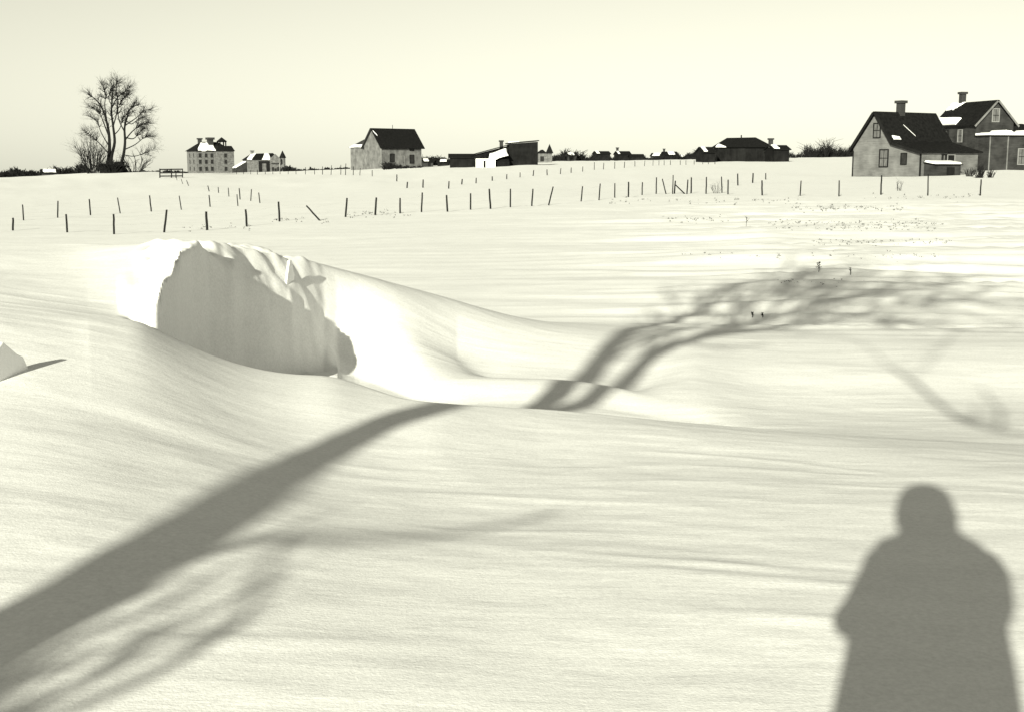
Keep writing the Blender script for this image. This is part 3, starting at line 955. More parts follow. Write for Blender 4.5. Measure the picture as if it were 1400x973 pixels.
# ------------------------------------------------------------------ centre left: barn with a lower wing
def barn():
    D = 268.0
    e = frame_at('timber_barn', 521.4, D, -56)
    tag(e, 'big weathered barn with dark roof and a lower snow-edged wing on its left', 'barn')
    W, L = 6.6, 10.6
    z0, za = hz(e, 200), hz(e, 176)
    wall_prism(e, [(-W, -1), (0, -1), (0, z0), (-W / 2, za - .15), (-W, z0)], 0, L, 'old_boards')
    sl = (za - z0) / (W / 2); o = .5
    m = MB(); m.slab([(-W - o, -.5, z0 - sl * o), (-W / 2, -.5, za), (-W / 2, L + .5, za), (-W - o, L + .5, z0 - sl * o)], .2)
    roof = m.build('roof', 'shingle_grey', e)
    m = MB(); m.slab([(-W / 2 + .002, -.5, za), (o, -.5, z0 - sl * o), (o, L + .5, z0 - sl * o), (-W / 2 + .002, L + .5, za)], .2)
    m.build('roof_slope', 'shingle', roof)
    v = MB(); v.tube([(-W / 2, L * .5, za), (-W / 2, L * .5, za + .9)], .06, 6); v.build('roof_rod', 'wire', roof)
    P = lambda x, y: (x, y, za - sl * (x + W / 2) + .3)
    snow_slab(roof, [P(-2.7, -.3), P(-2.4, -.3), P(-1.6, .2), P(-1.9, .2)], .08, seed=3)
    window(e, 'r', 2.8, z0 - 3.3, 1.0, 1.6, off=0.0, sash=False)
    window(e, 'r', 8.0, z0 - .9, 1.0, 1.0, off=0.0, sash=False)
    window(e, 'r', 8.0, z0 - 3.6, 1.0, 1.7, off=0.0, sash=False)
    door(e, 'r', 5.2, 1.6, 2.6, 0.0, 'old_boards')
    c = MB(); c.box(-.1, .06, -.06, .1, -.8, z0 - .1); c.build('corner_board', 'trim_pale', e)
    # lower wing towards the left: hipped roof, snow along the eave
    zb, zt = hz(e, 201.5), hz(e, 181)
    ex = 6.0
    m = MB(); m.prism([(-W - ex, -1), (-W - .01, -1), (-W - .01, zb), (-W - ex, zb)], 'y', .35, 6.4); wg = m.build('wing', 'old_boards', e)
    A, B, C_, D_ = (-W - ex - .4, .0, zb), (-W - .02, .0, zb), (-W - .02, 6.8, zb), (-W - ex - .4, 6.8, zb)
    T1, T2 = (-W - .4, 3.6, zt), (-W - .02, 3.6, zt)
    r = MB(); r.poly([A, B, T2, T1]); r.poly([A, T1, D_]); r.poly([D_, T1, T2, C_]); r.poly([A, D_, C_, B]); r.poly([B, C_, T2])
    wr = r.build('wing_roof', 'shingle_grey', wg)
    lerp = lambda p, q, t: tuple(p[i] + (q[i] - p[i]) * t for i in range(3))
    snow_slab(wr, [lerp(A, B, .03), lerp(A, B, .97), lerp(B, T2, .20), lerp(A, T1, .20)], .06, seed=5)
    snow_slab(wr, [lerp(A, D_, .05), lerp(A, T1, .28), lerp(D_, T1, .28), lerp(A, D_, .95)], .12, seed=6)
    return e
barn()

# ------------------------------------------------------------------ far left: three-storey house with belfry, and the turreted farm beside it
def schoolhouse():
    D = 500.0
    e = frame_at('belfry_house', 269, D, 20)
    tag(e, 'three-storey pale masonry house with chimneys and small belfry, right of the bare tree', 'house')
    Lx, W = 15.0, 11.0
    z0 = hz(e, 207)
    m = MB(); m.box(0, Lx, 0, W, -2, z0); wl = m.build('wall', 'masonry', e)
    za = hz(e, 194)
    o = .6
    A, B, C_, D_ = (-o, -o, z0), (Lx + o, -o, z0), (Lx + o, W + o, z0), (-o, W + o, z0)
    T1, T2 = (3.8, W / 2, za), (Lx - 3.8, W / 2, za)
    r = MB(); r.poly([A, B, T2, T1]); r.poly([B, C_, T2]); r.poly([C_, D_, T1, T2]); r.poly([D_, A, T1]); r.poly([A, D_, C_, B])
    roof = r.build('roof', 'shingle', e)
    lerp = lambda p, q, t: tuple(p[i] + (q[i] - p[i]) * t for i in range(3))
    snow_slab(roof, [lerp(A, B, .04), lerp(A, B, .55), lerp(T1, T2, .7), lerp(A, T1, .96)], .2, seed=2)
    chimney(roof, 3.6, W / 2, za - .5, za + 1.4, 1.3)
    chimney(roof, 7.4, W / 2 - 1.5, za - 1.5, za + 1.6, 2.0)
    # projecting bay at the right with a dark mansard and the belfry
    b = MB(); b.box(8.2, Lx + .3, -1.2, -.01, -2, z0 + .02); bay = b.build('bay', 'masonry', e)
    q0, q1 = z0 + .03, hz(e, 199.5)
    b = MB()
    i = len(b.v)
    for (x0, x1, y0, y1, z) in ((7.8, Lx + .7, -1.6, 6, q0), (8.9, Lx - .4, -.6, 5, q1)):
        b.v += [(x0, y0, z), (x1, y0, z), (x1, y1, z), (x0, y1, z)]
    b.f += [(0, 1, 5, 4), (1, 2, 6, 5), (2, 3, 7, 6), (3, 0, 4, 7), (4, 5, 6, 7), (3, 2, 1, 0)]
    mans = b.build('mansard', 'shingle', e)
    b = MB()
    cx, cy = 11.6, 2.2
    for dx in (-1.2, 1.2):
        for dy in (-1.2, 1.2): b.box(cx + dx - .2, cx + dx + .2, cy + dy - .2, cy + dy + .2, q1 - .2, q1 + 1.5)
    b.box(cx - 1.5, cx + 1.5, cy - 1.5, cy + 1.5, q1 + 1.5, q1 + 1.75)
    i = len(b.v)
    b.v += [(cx - 1.7, cy - 1.7, q1 + 1.76), (cx + 1.7, cy - 1.7, q1 + 1.76), (cx + 1.7, cy + 1.7, q1 + 1.76), (cx - 1.7, cy + 1.7, q1 + 1.76), (cx, cy, hz(e, 187.3))]
    b.f += [(i, i + 1, i + 4), (i + 1, i + 2, i + 4), (i + 2, i + 3, i + 4), (i + 3, i, i + 4), (i + 3, i + 2, i + 1, i)]
    b.build('belfry', 'shingle', mans)
    for zz in (.9, 3.7, 6.2):
        for xx in (1.5, 4.0, 6.4): window(e, 'f', xx, zz, 1.15, 1.6, sash=False, trim='masonry')
        window(e, 'f', 11.7, zz, 1.2, 1.6, sash=False, trim='masonry', off=-1.2)
        for yy in (3.0, 7.5): window(e, 'l', yy, zz, 1.1, 1.6, sash=False, trim='masonry', off=0.0)
    return e
schoolhouse()

def turret_farm():
    D = 480.0
    e = frame_at('turret_farmhouse', 338, D, 12)
    tag(e, 'pale farmhouse with snow-patched roofs, dark doorway and pointed corner turret', 'house')
    k = D / F
    z0 = hz(e, 219)
    m = MB(); m.box(0, 44 * k, 0, 8, -2, z0); m.build('wall', 'masonry', e)
    za = hz(e, 210.5)
    A, B, C_, D_ = (-.4, -.4, z0), (44 * k + .4, -.4, z0), (44 * k + .4, 8.4, z0), (-.4, 8.4, z0)
    T1, T2 = (2.4, 4, za), (44 * k - 1.5, 4, za + .3)
    r = MB(); r.poly([A, B, T2, T1]); r.poly([B, C_, T2]); r.poly([C_, D_, T1, T2]); r.poly([D_, A, T1]); r.poly([A, D_, C_, B])
    roof = r.build('roof', 'shingle', e)
    lerp = lambda p, q, t: tuple(p[i] + (q[i] - p[i]) * t for i in range(3))
    snow_slab(roof, [lerp(A, T1, .05), lerp(A, B, .16), lerp(T1, T2, .25), lerp(A, T1, .95)], .2, seed=2)
    snow_slab(roof, [lerp(A, B, .45), lerp(A, B, .72), lerp(T1, T2, .8), lerp(T1, T2, .6)], .2, seed=3)
    chimney(roof, 2.9, 4, za - .4, za + 1.2, 1.0, 'masonry')
    d = MB(); d.box(15.5 * k, 30 * k, -.3, -.01, -1, hz(e, 220.5)); d.build('cart_doorway', 'trim_dark', e)
    d = MB(); d.box(20 * k, 25.5 * k, -.36, -.31, -1, hz(e, 224)); d.build('cart_door', 'old_boards', e)
    b = MB(); b.prism([(31 * k, z0 - 1.2), (44.5 * k, z0 - 1.2), (44.5 * k, z0 + .5), (38 * k, hz(e, 211)), (31 * k, z0 + .5)], 'y', -1.2, -.02); g = b.build('gable_bay', 'masonry', e)
    for c in (34, 41):
        window(e, 'f', c * k, .6, .9, 1.5, sash=False, trim='masonry', off=-1.2)
    # turret
    t = MB()
    cx, cy, rr = 49.5 * k, 1.0, 3.6 * k
    t.tube([(cx, cy, -2), (cx, cy, hz(e, 216))], rr, 12); tu = t.build('turret', 'masonry', e)
    t = MB(); t.tube([(cx, cy, hz(e, 216.5)), (cx, cy, hz(e, 216)), (cx, cy, hz(e, 206))], [rr * .9, rr * 1.35, .05], 12); t.build('turret_roof', 'shingle', tu)
    # low snow-covered shed on the left
    s = MB(); s.prism([(-17 * k, -2), (-.3, -2), (-.3, hz(e, 222)), (-17 * k, hz(e, 231))], 'y', .6, 5); sh = s.build('low_shed', 'dark_boards', e)
    snow_slab(sh, [(-16 * k, .5, hz(e, 230.4)), (-.4, .5, hz(e, 222)), (-.4, 5, hz(e, 222)), (-16 * k, 5, hz(e, 230.4))], .4, seed=9)
    return e
turret_farm()

# ------------------------------------------------------------------ middle: sheds and outbuildings
def simple_gable(name, label, cat, u0, u1, vb, ve, vr, D, wall, roofm, depth=6.0, alpha=0, snow=None, group=None, chim=None):
    """small distant building, ridge across the view: eave row ve, ridge row vr"""
    e = frame_at(name, u0, D, alpha)
    tag(e, label, cat, group)
    k = D / F
    w = (u1 - u0) * k / max(.4, math.cos(math.radians(alpha)))
    z0, za = hz(e, ve), hz(e, vr)
    m = MB(); m.prism([(0, -1.5), (depth, -1.5), (depth, z0), (depth / 2, za - .1), (0, z0)], 'x', 0, w); m.build('wall', wall, e)
    sl = (za - z0) / (depth / 2); o = .3
    m = MB(); m.slab([(-o, -o, z0 - sl * o), (w + o, -o, z0 - sl * o), (w + o, depth / 2, za), (-o, depth / 2, za)], .15); r = m.build('roof', roofm, e)
    m = MB(); m.slab([(-o, depth / 2 + .002, za), (w + o, depth / 2 + .002, za), (w + o, depth + o, z0 - sl * o), (-o, depth + o, z0 - sl * o)], .15); m.build('roof_slope', roofm, r)
    if snow:
        P = lambda x, y: (x, y, z0 + sl * y + .2)
        snow_slab(r, [P(w * snow[0], -.1), P(w * snow[1], -.1), P(w * snow[1], depth / 2 * .9), P(w * snow[0], depth / 2 * .9)], .15, seed=int(u0))
    if chim is not None:
        chimney(r, w * chim, depth / 2, za - .4, za + .35 * (z0 + .5) + .4, .7)
    d = MB(); d.box(w * .45, w * .45 + min(1.1, w * .3), -.06, -.01, -.5, min(2.0, z0 * .8)); d.build('door', 'trim_dark', e)
    return e

simple_gable('low_shed', 'low dark shed between the big barn and the slant-roofed building', 'shed', 615, 648, 226, 216, 211.5, 232, 'black_boards', 'shingle', 5, 0)

def slant_building():
    D = 228.0
    e = frame_at('slant_roof_building', 696, D, 4)
    tag(e, 'dark building with long slanting shed roof, chimney and snow on its low left end', 'building')
    k = D / F
    z1, z2 = hz(e, 196.5), hz(e, 193.5)
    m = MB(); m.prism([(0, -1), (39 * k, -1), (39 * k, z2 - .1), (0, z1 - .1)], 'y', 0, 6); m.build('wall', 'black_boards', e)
    m = MB(); m.slab([(-.3, -.5, z1 - .05), (40.5 * k, -.5, z2 + .05), (40.5 * k, 6.3, z2 + .05), (-.3, 6.3, z1 - .05)], .16); r = m.build('roof', 'shingle', e)
    zl, zr = hz(e, 211), hz(e, 199)
    m = MB(); m.prism([(-46 * k, -1), (-.02, -1), (-.02, zr - .1), (-46 * k, zl - .1)], 'y', .4, 6); lw = m.build('low_wing', 'black_boards', e)
    m = MB(); m.slab([(-47 * k, -.2, zl - .1), (-.02, -.2, zr), (-.02, 6.2, zr), (-47 * k, 6.2, zl - .1)], .15); lr = m.build('wing_roof', 'shingle', lw)
    # lean-to in front, its roof and the bank before it white
    za, zb = hz(e, 205), hz(e, 214)
    m = MB(); m.prism([(.395, -1), (-2.6, -1), (-2.6, zb - 1.0), (.395, zb + .3)], 'x', -29 * k, -1 * k); lt = m.build('lean_to', 'black_boards', e)
    snow_slab(lt, [(-29 * k, -2.8, zb - 1.05), (-2 * k, -2.8, zb + .1), (-2 * k, .35, za + .1), (-27 * k, .35, zb + .2)], .3, seed=2)
    m = MB(); m.box(-46 * k, -20 * k, -3.4, -2.9, -1, hz(e, 217.5)); wb = m.build('whitewashed_fence', 'roof_snow', e)
    d = MB(); d.box(-36 * k, -33 * k, -3.46, -3.41, -.6, hz(e, 220)); d.build('dark_opening', 'trim_dark', wb)
    chimney(lr, -9 * k, 3, zr - 1.6, hz(e, 192.3), .62)
    snow_slab(r, [(-.2, -.45, z1 + .1), (14 * k, -.45, z1 + .24), (14 * k, .8, z1 + .24), (-.2, .8, z1 + .1)], .12, seed=5)
    return e
slant_building()

def spire_house():
    D = 300.0
    e = frame_at('spire_house', 736, D, 6)
    tag(e, 'little grey house with steep pointed tower beside the slant-roofed building', 'house')
    k = D / F
    z0 = hz(e, 210)
    m = MB(); m.box(0, 12 * k, 0, 4, -1, z0); m.build('wall', 'masonry', e)
    m = MB(); m.prism([(-.2, z0 + .01), (12 * k, z0 + .01), (6 * k, hz(e, 205))], 'y', -.2, 4.2); m.build('roof', 'shingle', e)
    m = MB(); m.box(12.1 * k, 18.5 * k, -.4, 1.0, -1, hz(e, 210)); t = m.build('tower', 'masonry', e)
    cx, cy = 15.3 * k, .3
    b = MB(); b.v = [(cx - .85, cy - .95, hz(e, 210)), (cx + .85, cy - .95, hz(e, 210)), (cx + .85, cy + .95, hz(e, 210)), (cx - .85, cy + .95, hz(e, 210)), (cx, cy, hz(e, 197))]
    b.f = [(0, 1, 4), (1, 2, 4), (2, 3, 4), (3, 0, 4), (3, 2, 1, 0)]
    b.build('spire', 'shingle', t)
    window(e, 'f', 5 * k, z0 - 1.8, .7, 1.0, sash=False, off=0)
    return e
spire_house()

FARG = 'small far buildings along the horizon'
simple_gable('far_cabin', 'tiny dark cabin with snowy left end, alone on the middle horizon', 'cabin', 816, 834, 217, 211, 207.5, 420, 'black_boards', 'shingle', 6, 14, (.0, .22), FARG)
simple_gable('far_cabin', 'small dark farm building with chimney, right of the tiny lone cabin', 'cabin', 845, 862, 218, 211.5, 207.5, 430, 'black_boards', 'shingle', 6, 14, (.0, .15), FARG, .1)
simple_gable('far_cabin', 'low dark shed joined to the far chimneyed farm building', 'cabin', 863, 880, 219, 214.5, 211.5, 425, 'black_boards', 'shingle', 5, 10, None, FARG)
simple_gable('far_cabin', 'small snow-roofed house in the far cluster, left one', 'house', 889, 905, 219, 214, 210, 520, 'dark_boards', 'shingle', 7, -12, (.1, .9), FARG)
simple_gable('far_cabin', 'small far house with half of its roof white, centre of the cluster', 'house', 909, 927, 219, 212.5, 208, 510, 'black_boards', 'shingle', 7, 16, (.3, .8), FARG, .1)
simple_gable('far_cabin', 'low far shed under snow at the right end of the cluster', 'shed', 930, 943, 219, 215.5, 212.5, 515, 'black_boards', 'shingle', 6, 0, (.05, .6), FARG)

def hip_barn():
    D = 245.0
    e = frame_at('hip_roof_barn', 978, D, 5)
    tag(e, 'broad black barn with big hipped roof near the middle right horizon', 'barn')
    k = D / F
    Lx, W = 77 * k, 9.0
    z0, za = hz(e, 202), hz(e, 188.3)
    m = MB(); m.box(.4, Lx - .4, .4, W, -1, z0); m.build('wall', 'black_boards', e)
    A, B, C_, D_ = (-.3, -.2, z0), (Lx + .3, -.2, z0), (Lx + .3, W + .6, z0), (-.3, W + .6, z0)
    T1, T2 = (17.5 * k, W * .5, za), (56.5 * k, W * .5, za + .1)
    r = MB(); r.poly([A, B, T2, T1]); r.poly([B, C_, T2]); r.poly([C_, D_, T1, T2]); r.poly([D_, A, T1]); r.poly([A, D_, C_, B])
    roof = r.build('roof', 'shingle', e)
    v = MB(); v.tube([(37 * k, W * .5, za), (37 * k, W * .5, za + .55)], .12, 6); v.build('roof_vent', 'shingle', roof)
    lerp = lambda p, q, t: tuple(p[i] + (q[i] - p[i]) * t for i in range(3))
    snow_slab(roof, [lerp(A, B, .02), lerp(A, B, .20), lerp(A, T1, .34), lerp(A, T1, .12)], .15, seed=3)
    d = MB(); d.box(30 * k, 40 * k, .33, .39, -.8, 3.0); d.build('barn_door', 'trim_dark', e)
    return e
hip_barn()
simple_gable('dark_shed', 'dark shed with white snowy gable touching the left of the hipped barn', 'shed', 962, 977, 219, 209, 202, 240, 'black_boards', 'shingle', 5, 18, (0, .35))
simple_gable('dark_shed', 'dark shed with snow-covered left end, right of the hipped barn', 'shed', 1058, 1078, 215, 205, 199.5, 238, 'black_boards', 'shingle', 5, 20, (0, .35), None, .05)

# ------------------------------------------------------------------ fences: every post stands where its foot meets the snow
def fence(label, rows, r0=.045, wires=True, seed=1, group='wire fences across the snow'):
    """rows: (top u, top v, foot u, foot v) in photograph pixels"""
    rng = random.Random(seed)
    feet = []
    for ut, vt, ub, vb in rows:
        g = hit(ub, vb, 12.0)
        top = at(ut, vt, g.y)
        feet.append((g, top))
    e = empty('wire_fence', feet[0][0])
    tag(e, label, 'fence', group)
    o = feet[0][0]
    for g, top in feet:
        d = top - g
        h = d.length
        r = r0 * rng.uniform(.85, 1.15)
        m = MB()
        dn = d.normalized()
        pts = []
        for k, f in enumerate((-.35, -.05, .25, .5, .75, 1.0)):
            w = Vector((rng.gauss(0, .10), rng.gauss(0, .10), 0)) * r * (1 if 0 < f < 1 else .3)
            pts.append(g + (dn * (f * h) if f >= 0 else dn * f) + w - o)
        m.tube(pts, [r * 1.05, r, r * .97, r * .95, r * .92, r * .86], 7)
        m.build('fence_post', 'post_wood', e, True)
    if wires:
        for f in (.45, .85):
            m = MB()
            for (g0, t0), (g1, t1) in zip(feet, feet[1:]):
                a, b = g0.lerp(t0, f) - o, g1.lerp(t1, f) - o
                mid = (a + b) / 2 - Vector((0, 0, .012 * (b - a).length))
                m.tube([a, mid, b], .0006, 3, cap=False)
            m.build('wire_strand', 'wire', e)
    return e

NEAR = [(17.8, 298, 17.8, 315.5), (90.3, 293, 92, 318), (155.3, 293, 156, 320.5), (228, 287, 224.5, 318), (282, 289.5, 283.3, 315), (335.8, 286.5, 337.5, 310),
        (380.9, 276, 382.2, 302.8), (418.8, 281.4, 437.3, 301.8), (474.5, 271, 472.5, 297), (514.5, 270.3, 513, 294.5), (547, 271, 547, 292),
        (577.3, 263.6, 576.3, 290.4), (610.5, 267, 611.8, 289.8), (643.4, 264.6, 643.4, 287), (668.9, 258.5, 670.6, 286), (697.8, 258.5, 697.8, 283.7),
        (728.6, 258.5, 727, 282), (756.2, 255.5, 750, 281), (796.5, 255, 794.4, 275.7), (820.6, 251.3, 818.8, 274), (840.6, 250.8, 840.4, 270.6),
        (859.4, 249, 859, 269.8), (878.4, 249.5, 877.7, 267), (897.5, 242.8, 897, 265.5), (905.4, 244.9, 910.6, 265.6), (920.3, 239.7, 919.6, 265.5)]
fence('near wire fence of dark posts running from the left edge to the broken middle', NEAR, .034, True, 1)
RIGHT = [(923.4, 247.4, 921.9, 265.2), (923, 252.6, 936.3, 265.4), (940.4, 246, 939, 265.6), (945.3, 242.8, 944.8, 264.6), (965.9, 242.3, 965.3, 265.4), (986.4, 241.8, 987, 264),
         (995.4, 246, 995.2, 266), (1041.7, 247, 1042, 267.5), (1095.2, 247.4, 1093.9, 268), (1147.3, 247, 1146.9, 268.8), (1205.4, 240, 1204.3, 266.6),
         (1269, 238, 1268.5, 267.8), (1341.5, 245.6, 1340.2, 267.8)]
fence('wire fence of widely spaced posts before the right-hand houses, its left end broken down', RIGHT, .036, True, 2)
fence('second wire fence of thin posts behind the near one at the left',
      [(30.8, 280, 32.3, 301.5), (79.3, 275, 79, 298), (122, 272.5, 123.8, 294.5), (160.8, 270.5, 164.5, 292), (204.5, 267.5, 206.8, 289.5), (245, 268, 248, 287),
       (285.8, 267, 287.3, 283), (324, 266, 325.3, 282)], .027, True, 3)
fence('short fence of thin posts coming down from the wooden gate',
      [(241, 241, 242, 247), (247.5, 245, 250, 252), (255, 246.5, 257.8, 254.5), (284, 254, 286, 262), (298.3, 256, 298.8, 264), (312, 257, 313, 269), (327, 257.5, 328.3, 273),
       (343.8, 259, 342.8, 275), (353.7, 263.6, 355.4, 278)], .03, True, 4)
fence('long far fence of tiny posts in front of the belfry house and the big barn',
      [(323.4, 233, 323.4, 238.6), (333, 233.5, 333, 238.6), (342.7, 233, 342.7, 238.8), (352, 232.5, 352, 239), (362.6, 232, 362.6, 238.8), (373, 231, 373, 238.6),
       (383, 229, 383, 238.6), (394, 230.5, 394, 238.6), (404.7, 229, 404.7, 238.6), (417.6, 229, 417.6, 238.8), (430, 229.5, 430, 239), (441, 228, 441, 239.2),
       (453.3, 226.4, 452.6, 239.7), (466, 225.7, 465.9, 239.3), (472.9, 224, 472.3, 239.7), (483.3, 228, 482.9, 239.9), (492.6, 230, 492, 240.3), (508.9, 233, 508.9, 241.4),
       (542.6, 239, 542.6, 248.3), (556.9, 249, 556.5, 257.5), (578.6, 245.8, 578.3, 257), (613.9, 248, 613.4, 258.3)], .048, False, 5)
fence('far fence of tiny posts receding across the middle towards the hipped barn',
      [(632, 245, 631.3, 252.5), (651, 243.5, 650.8, 251), (673, 241.5, 673, 247.5), (693, 238.5, 692.7, 245.4), (711, 236, 711, 242.8), (729.7, 233, 728.7, 241),
       (747.8, 232, 748, 240), (767, 230.3, 766, 238.4), (781, 229.5, 780.7, 236.7), (796.8, 228, 796.5, 235), (812.6, 222, 812.4, 232.6), (825.5, 223, 825, 232),
       (840.6, 221.5, 840.4, 231), (854, 221.5, 853.5, 230), (868, 220.4, 868, 228), (881.8, 220, 881, 227.5), (893, 219.5, 892.6, 227), (901, 219.5, 900.8, 226.5),
       (908, 219.5, 908, 226.3), (916.5, 219.5, 916.5, 226), (930, 219.5, 930, 226), (937.8, 219.5, 937.8, 226), (949, 219.5, 949, 225.3), (961, 219.5, 960.7, 225),
       (968.5, 219.5, 968.4, 225), (977.4, 219.5, 977.4, 225)], .05, False, 6)
fence('three thin posts left standing beyond the broken fence, right of the middle',
      [(1008.5, 237.7, 1008.8, 253.9), (1029.6, 237, 1029, 250.5), (1046.9, 237, 1046.9, 245.8)], .05, False, 7)

def gate():
    g = hit(234, 243.5, 30.0)
    D = g.y
    e = empty('wooden_gate', g)
    tag(e, 'wooden field gate of three rails on the rise right of the bare tree', 'gate')
    P = lambda u, v: at(u, v, D) - g
    for u, top, bot in ((218.5, 231, 242.5), (234.5, 231, 246.5), (240.5, 236, 247), (249.5, 231, 241.5)):
        m = MB(); m.tube([P(u, bot) - Vector((0, 0, .2)), P(u, top)], .085 if u < 236 else .07, 6); m.build('gate_post', 'post_wood', e)
    for v in (232.2, 236.8, 241.3):
        a, b = P(218, v), P(250, v - .4)
        m = MB(); m.slab([(a.x, -.03, a.z - .07), (b.x, -.03, b.z - .07), (b.x, .03, b.z - .07), (a.x, .03, a.z - .07)], .15); m.build('gate_rail', 'rail_wood', e)
gate()

# ------------------------------------------------------------------ the bare tree on the rise, shrubs, woodpile
def far_tree():
    D = 198.0
    o = at(152, 234, D); o.z = ground(o.x, D)
    e = empty('bare_tree', o)
    tag(e, 'large bare many-stemmed tree standing on the rise at the left horizon', 'tree')
    rng = random.Random(3)
    def P(u, v, dy=0.0): return at(u, v, D) - o + Vector((0, dy, 0))
    stems = [
        [(149, 236, .34), (148, 222, .30), (150, 205, .27), (149, 185, .22), (146, 168, .18), (141, 150, .13), (133, 138, .09), (123, 131, .05)],
        [(152, 236, .30), (153, 215, .26), (156, 195, .22), (155, 175, .18), (152, 155, .15), (153, 138, .11), (154, 122, .07), (151, 113, .03)],
        [(163, 234, .28), (168, 214, .24), (171, 195, .20), (170, 175, .16), (174, 160, .12), (180, 148, .08), (190, 143, .04)]]
    limbs = [
        [(150, 190, .14), (144, 175, .11), (138, 160, .08), (131, 150, .05), (120, 146, .03)],
        [(146, 165, .12), (144, 145, .09), (146, 128, .06), (141, 116, .03)],
        [(155, 172, .12), (161, 155, .09), (164, 138, .07), (163, 122, .05), (166, 113, .03)],
        [(152, 150, .10), (158, 135, .07), (168, 125, .04), (172, 119, .03)],
        [(170, 180, .11), (163, 165, .09), (162, 148, .06), (170, 134, .04)],
        [(171, 192, .12), (180, 180, .09), (190, 172, .06), (200, 168, .03)],
        [(171, 172, .10), (184, 162, .07), (194, 152, .04), (202, 150, .02)],
        [(170, 205, .10), (184, 198, .07), (196, 188, .05), (206, 186, .02)],
        [(168, 212, .08), (182, 214, .06), (196, 209, .04), (208, 203, .02)],
        [(148, 210, .11), (138, 198, .08), (128, 188, .05), (118, 180, .03)],
        [(171, 188, .10), (181, 190, .08), (188, 182, .05), (193, 176, .03)],
        [(172, 165, .09), (180, 170, .07), (190, 163, .04), (198, 160, .02)],
        [(156, 185, .09), (162, 176, .07), (166, 160, .05), (176, 152, .03)],
        [(153, 145, .08), (147, 134, .06), (150, 122, .04), (158, 112, .02)],
        [(164, 140, .07), (172, 134, .05), (180, 130, .03)],
        [(149, 200, .10), (140, 182, .07), (136, 168, .04), (127, 160, .02)]]
    t = MB()
    for st in stems:
        sp = spline([(P(u, v, rng.uniform(-.3, .3)), r) for u, v, r in st])
        t.tube([p for p, r in sp], [r for p, r in sp], 7)
    t.build('trunk', 'twig', e, True)
    c = MB()
    for i, lb in enumerate(stems + limbs):
        dy = rng.uniform(-2.2, 2.2) if i >= 3 else 0
        n = len(lb)
        sp = spline([(P(u, v, dy * k / (n - 1)), r) for k, (u, v, r) in enumerate(lb)])
        if i >= 3: c.tube([p for p, r in sp], [r for p, r in sp], 6)
        add_twigs(c, sp[len(sp) // 3:], 44 if i >= 3 else 42, 1.75, .052, 2, random.Random(50 + i), .12)
    c.build('crown', 'twig', e)
far_tree()

def shrub(name, label, u, v, D, h, w, stems, seed, r=.035, cat='shrub', group=None):
    """a leafless bush: stems fanning from the foot, each with twigs"""
    s, _ = ray(u, v)
    o = Vector((s * D, D, ground(s * D, D)))
    e = empty(name, o)
    tag(e, label, cat, group)
    rng = random.Random(seed)
    m = MB()
    tw = MB()
    for k in range(stems):
        a = rng.uniform(-1, 1)
        top = Vector((a * w / 2, rng.uniform(-.5, .5) * w * .6, h * rng.uniform(.6, 1) * (1 - .35 * abs(a))))
        b = Vector((a * w * .15, rng.uniform(-.1, .1) * w, -.2))
        mid = b.lerp(top, .5) + Vector((rng.gauss(0, .05) * w, 0, .08 * h))
        sp = spline([(b, r), (mid, r * .8), (top, r * .35)], 3)
        m.tube([p for p, _ in sp], [q for _, q in sp], 5)
        add_twigs(tw, sp, 4, h * .35, r * .6, 1, rng, .3)
    m.build('stems', 'twig', e)
    tw.build('twigs', 'twig', e)
    return e
shrub('bare_shrub', 'wide leafless shrub fanning out at the left foot of the far tree', 127, 233, 197, 6.6, 5.2, 44, 1, .05)
shrub('bare_shrub', 'thin leafless shrub at the right foot of the far tree', 184, 233, 197, 3.6, 5.4, 22, 2, .045)
shrub('bare_shrub', 'dense dark thicket around the trunks of the far tree', 153, 234, 193, 2.1, 5.2, 90, 3, .07)
shrub('bare_shrub', 'small dry bush on the snow below the right-hand houses', 1228, 262, 70, .75, .5, 6, 4, .012)
shrub('bare_shrub', 'dark little bush at the right corner of the clapboard house', 1325, 243, 112, .9, 1.0, 16, 5, .03)
shrub('bare_shrub', 'bushy dark shrub behind the last fence post at the right', 1339, 246, 106, 1.15, 1.1, 30, 6, .03)
shrub('bare_shrub', 'low dark bush right of the bushy shrub by the last fence post', 1354, 245, 108, .75, .8, 18, 7, .03)
shrub('bare_shrub', 'brushwood tangle between the posts of the broken fence', 981, 264, 66, .65, .9, 8, 8, .012)

def log_pile():
    D = 194.0
    u0, u1 = 136, 171
    o = at((u0 + u1) / 2, 234, D); o.z = ground(o.x, D)
    e = empty('woodpile', o)
    tag(e, 'low dark woodpile heaped at the foot of the far bare tree', 'woodpile')
    rng = random.Random(2)
    w = (u1 - u0) * D / F
    m = MB()
    y = 0
    for row in range(6):
        x = -w / 2 + rng.uniform(0, .2)
        while x < w / 2:
            r = rng.uniform(.12, .19)
            top = .95 + .35 * math.sin(x * 2.1) + .3 * math.sin(x * 5.3 + 1) + (.55 if abs(x + 1.5) < .35 or abs(x - 1.1) < .6 else 0)
            z = .12 + row * .29
            if z < top: m.tube([(x, rng.uniform(-.15, 0), z), (x + rng.uniform(-.1, .1), 1.3, z)], r, 7)
            x += r * 1.9
    ob = m.build('logs', 'black_boards', e)
    ob['kind'] = 'stuff'
log_pile()

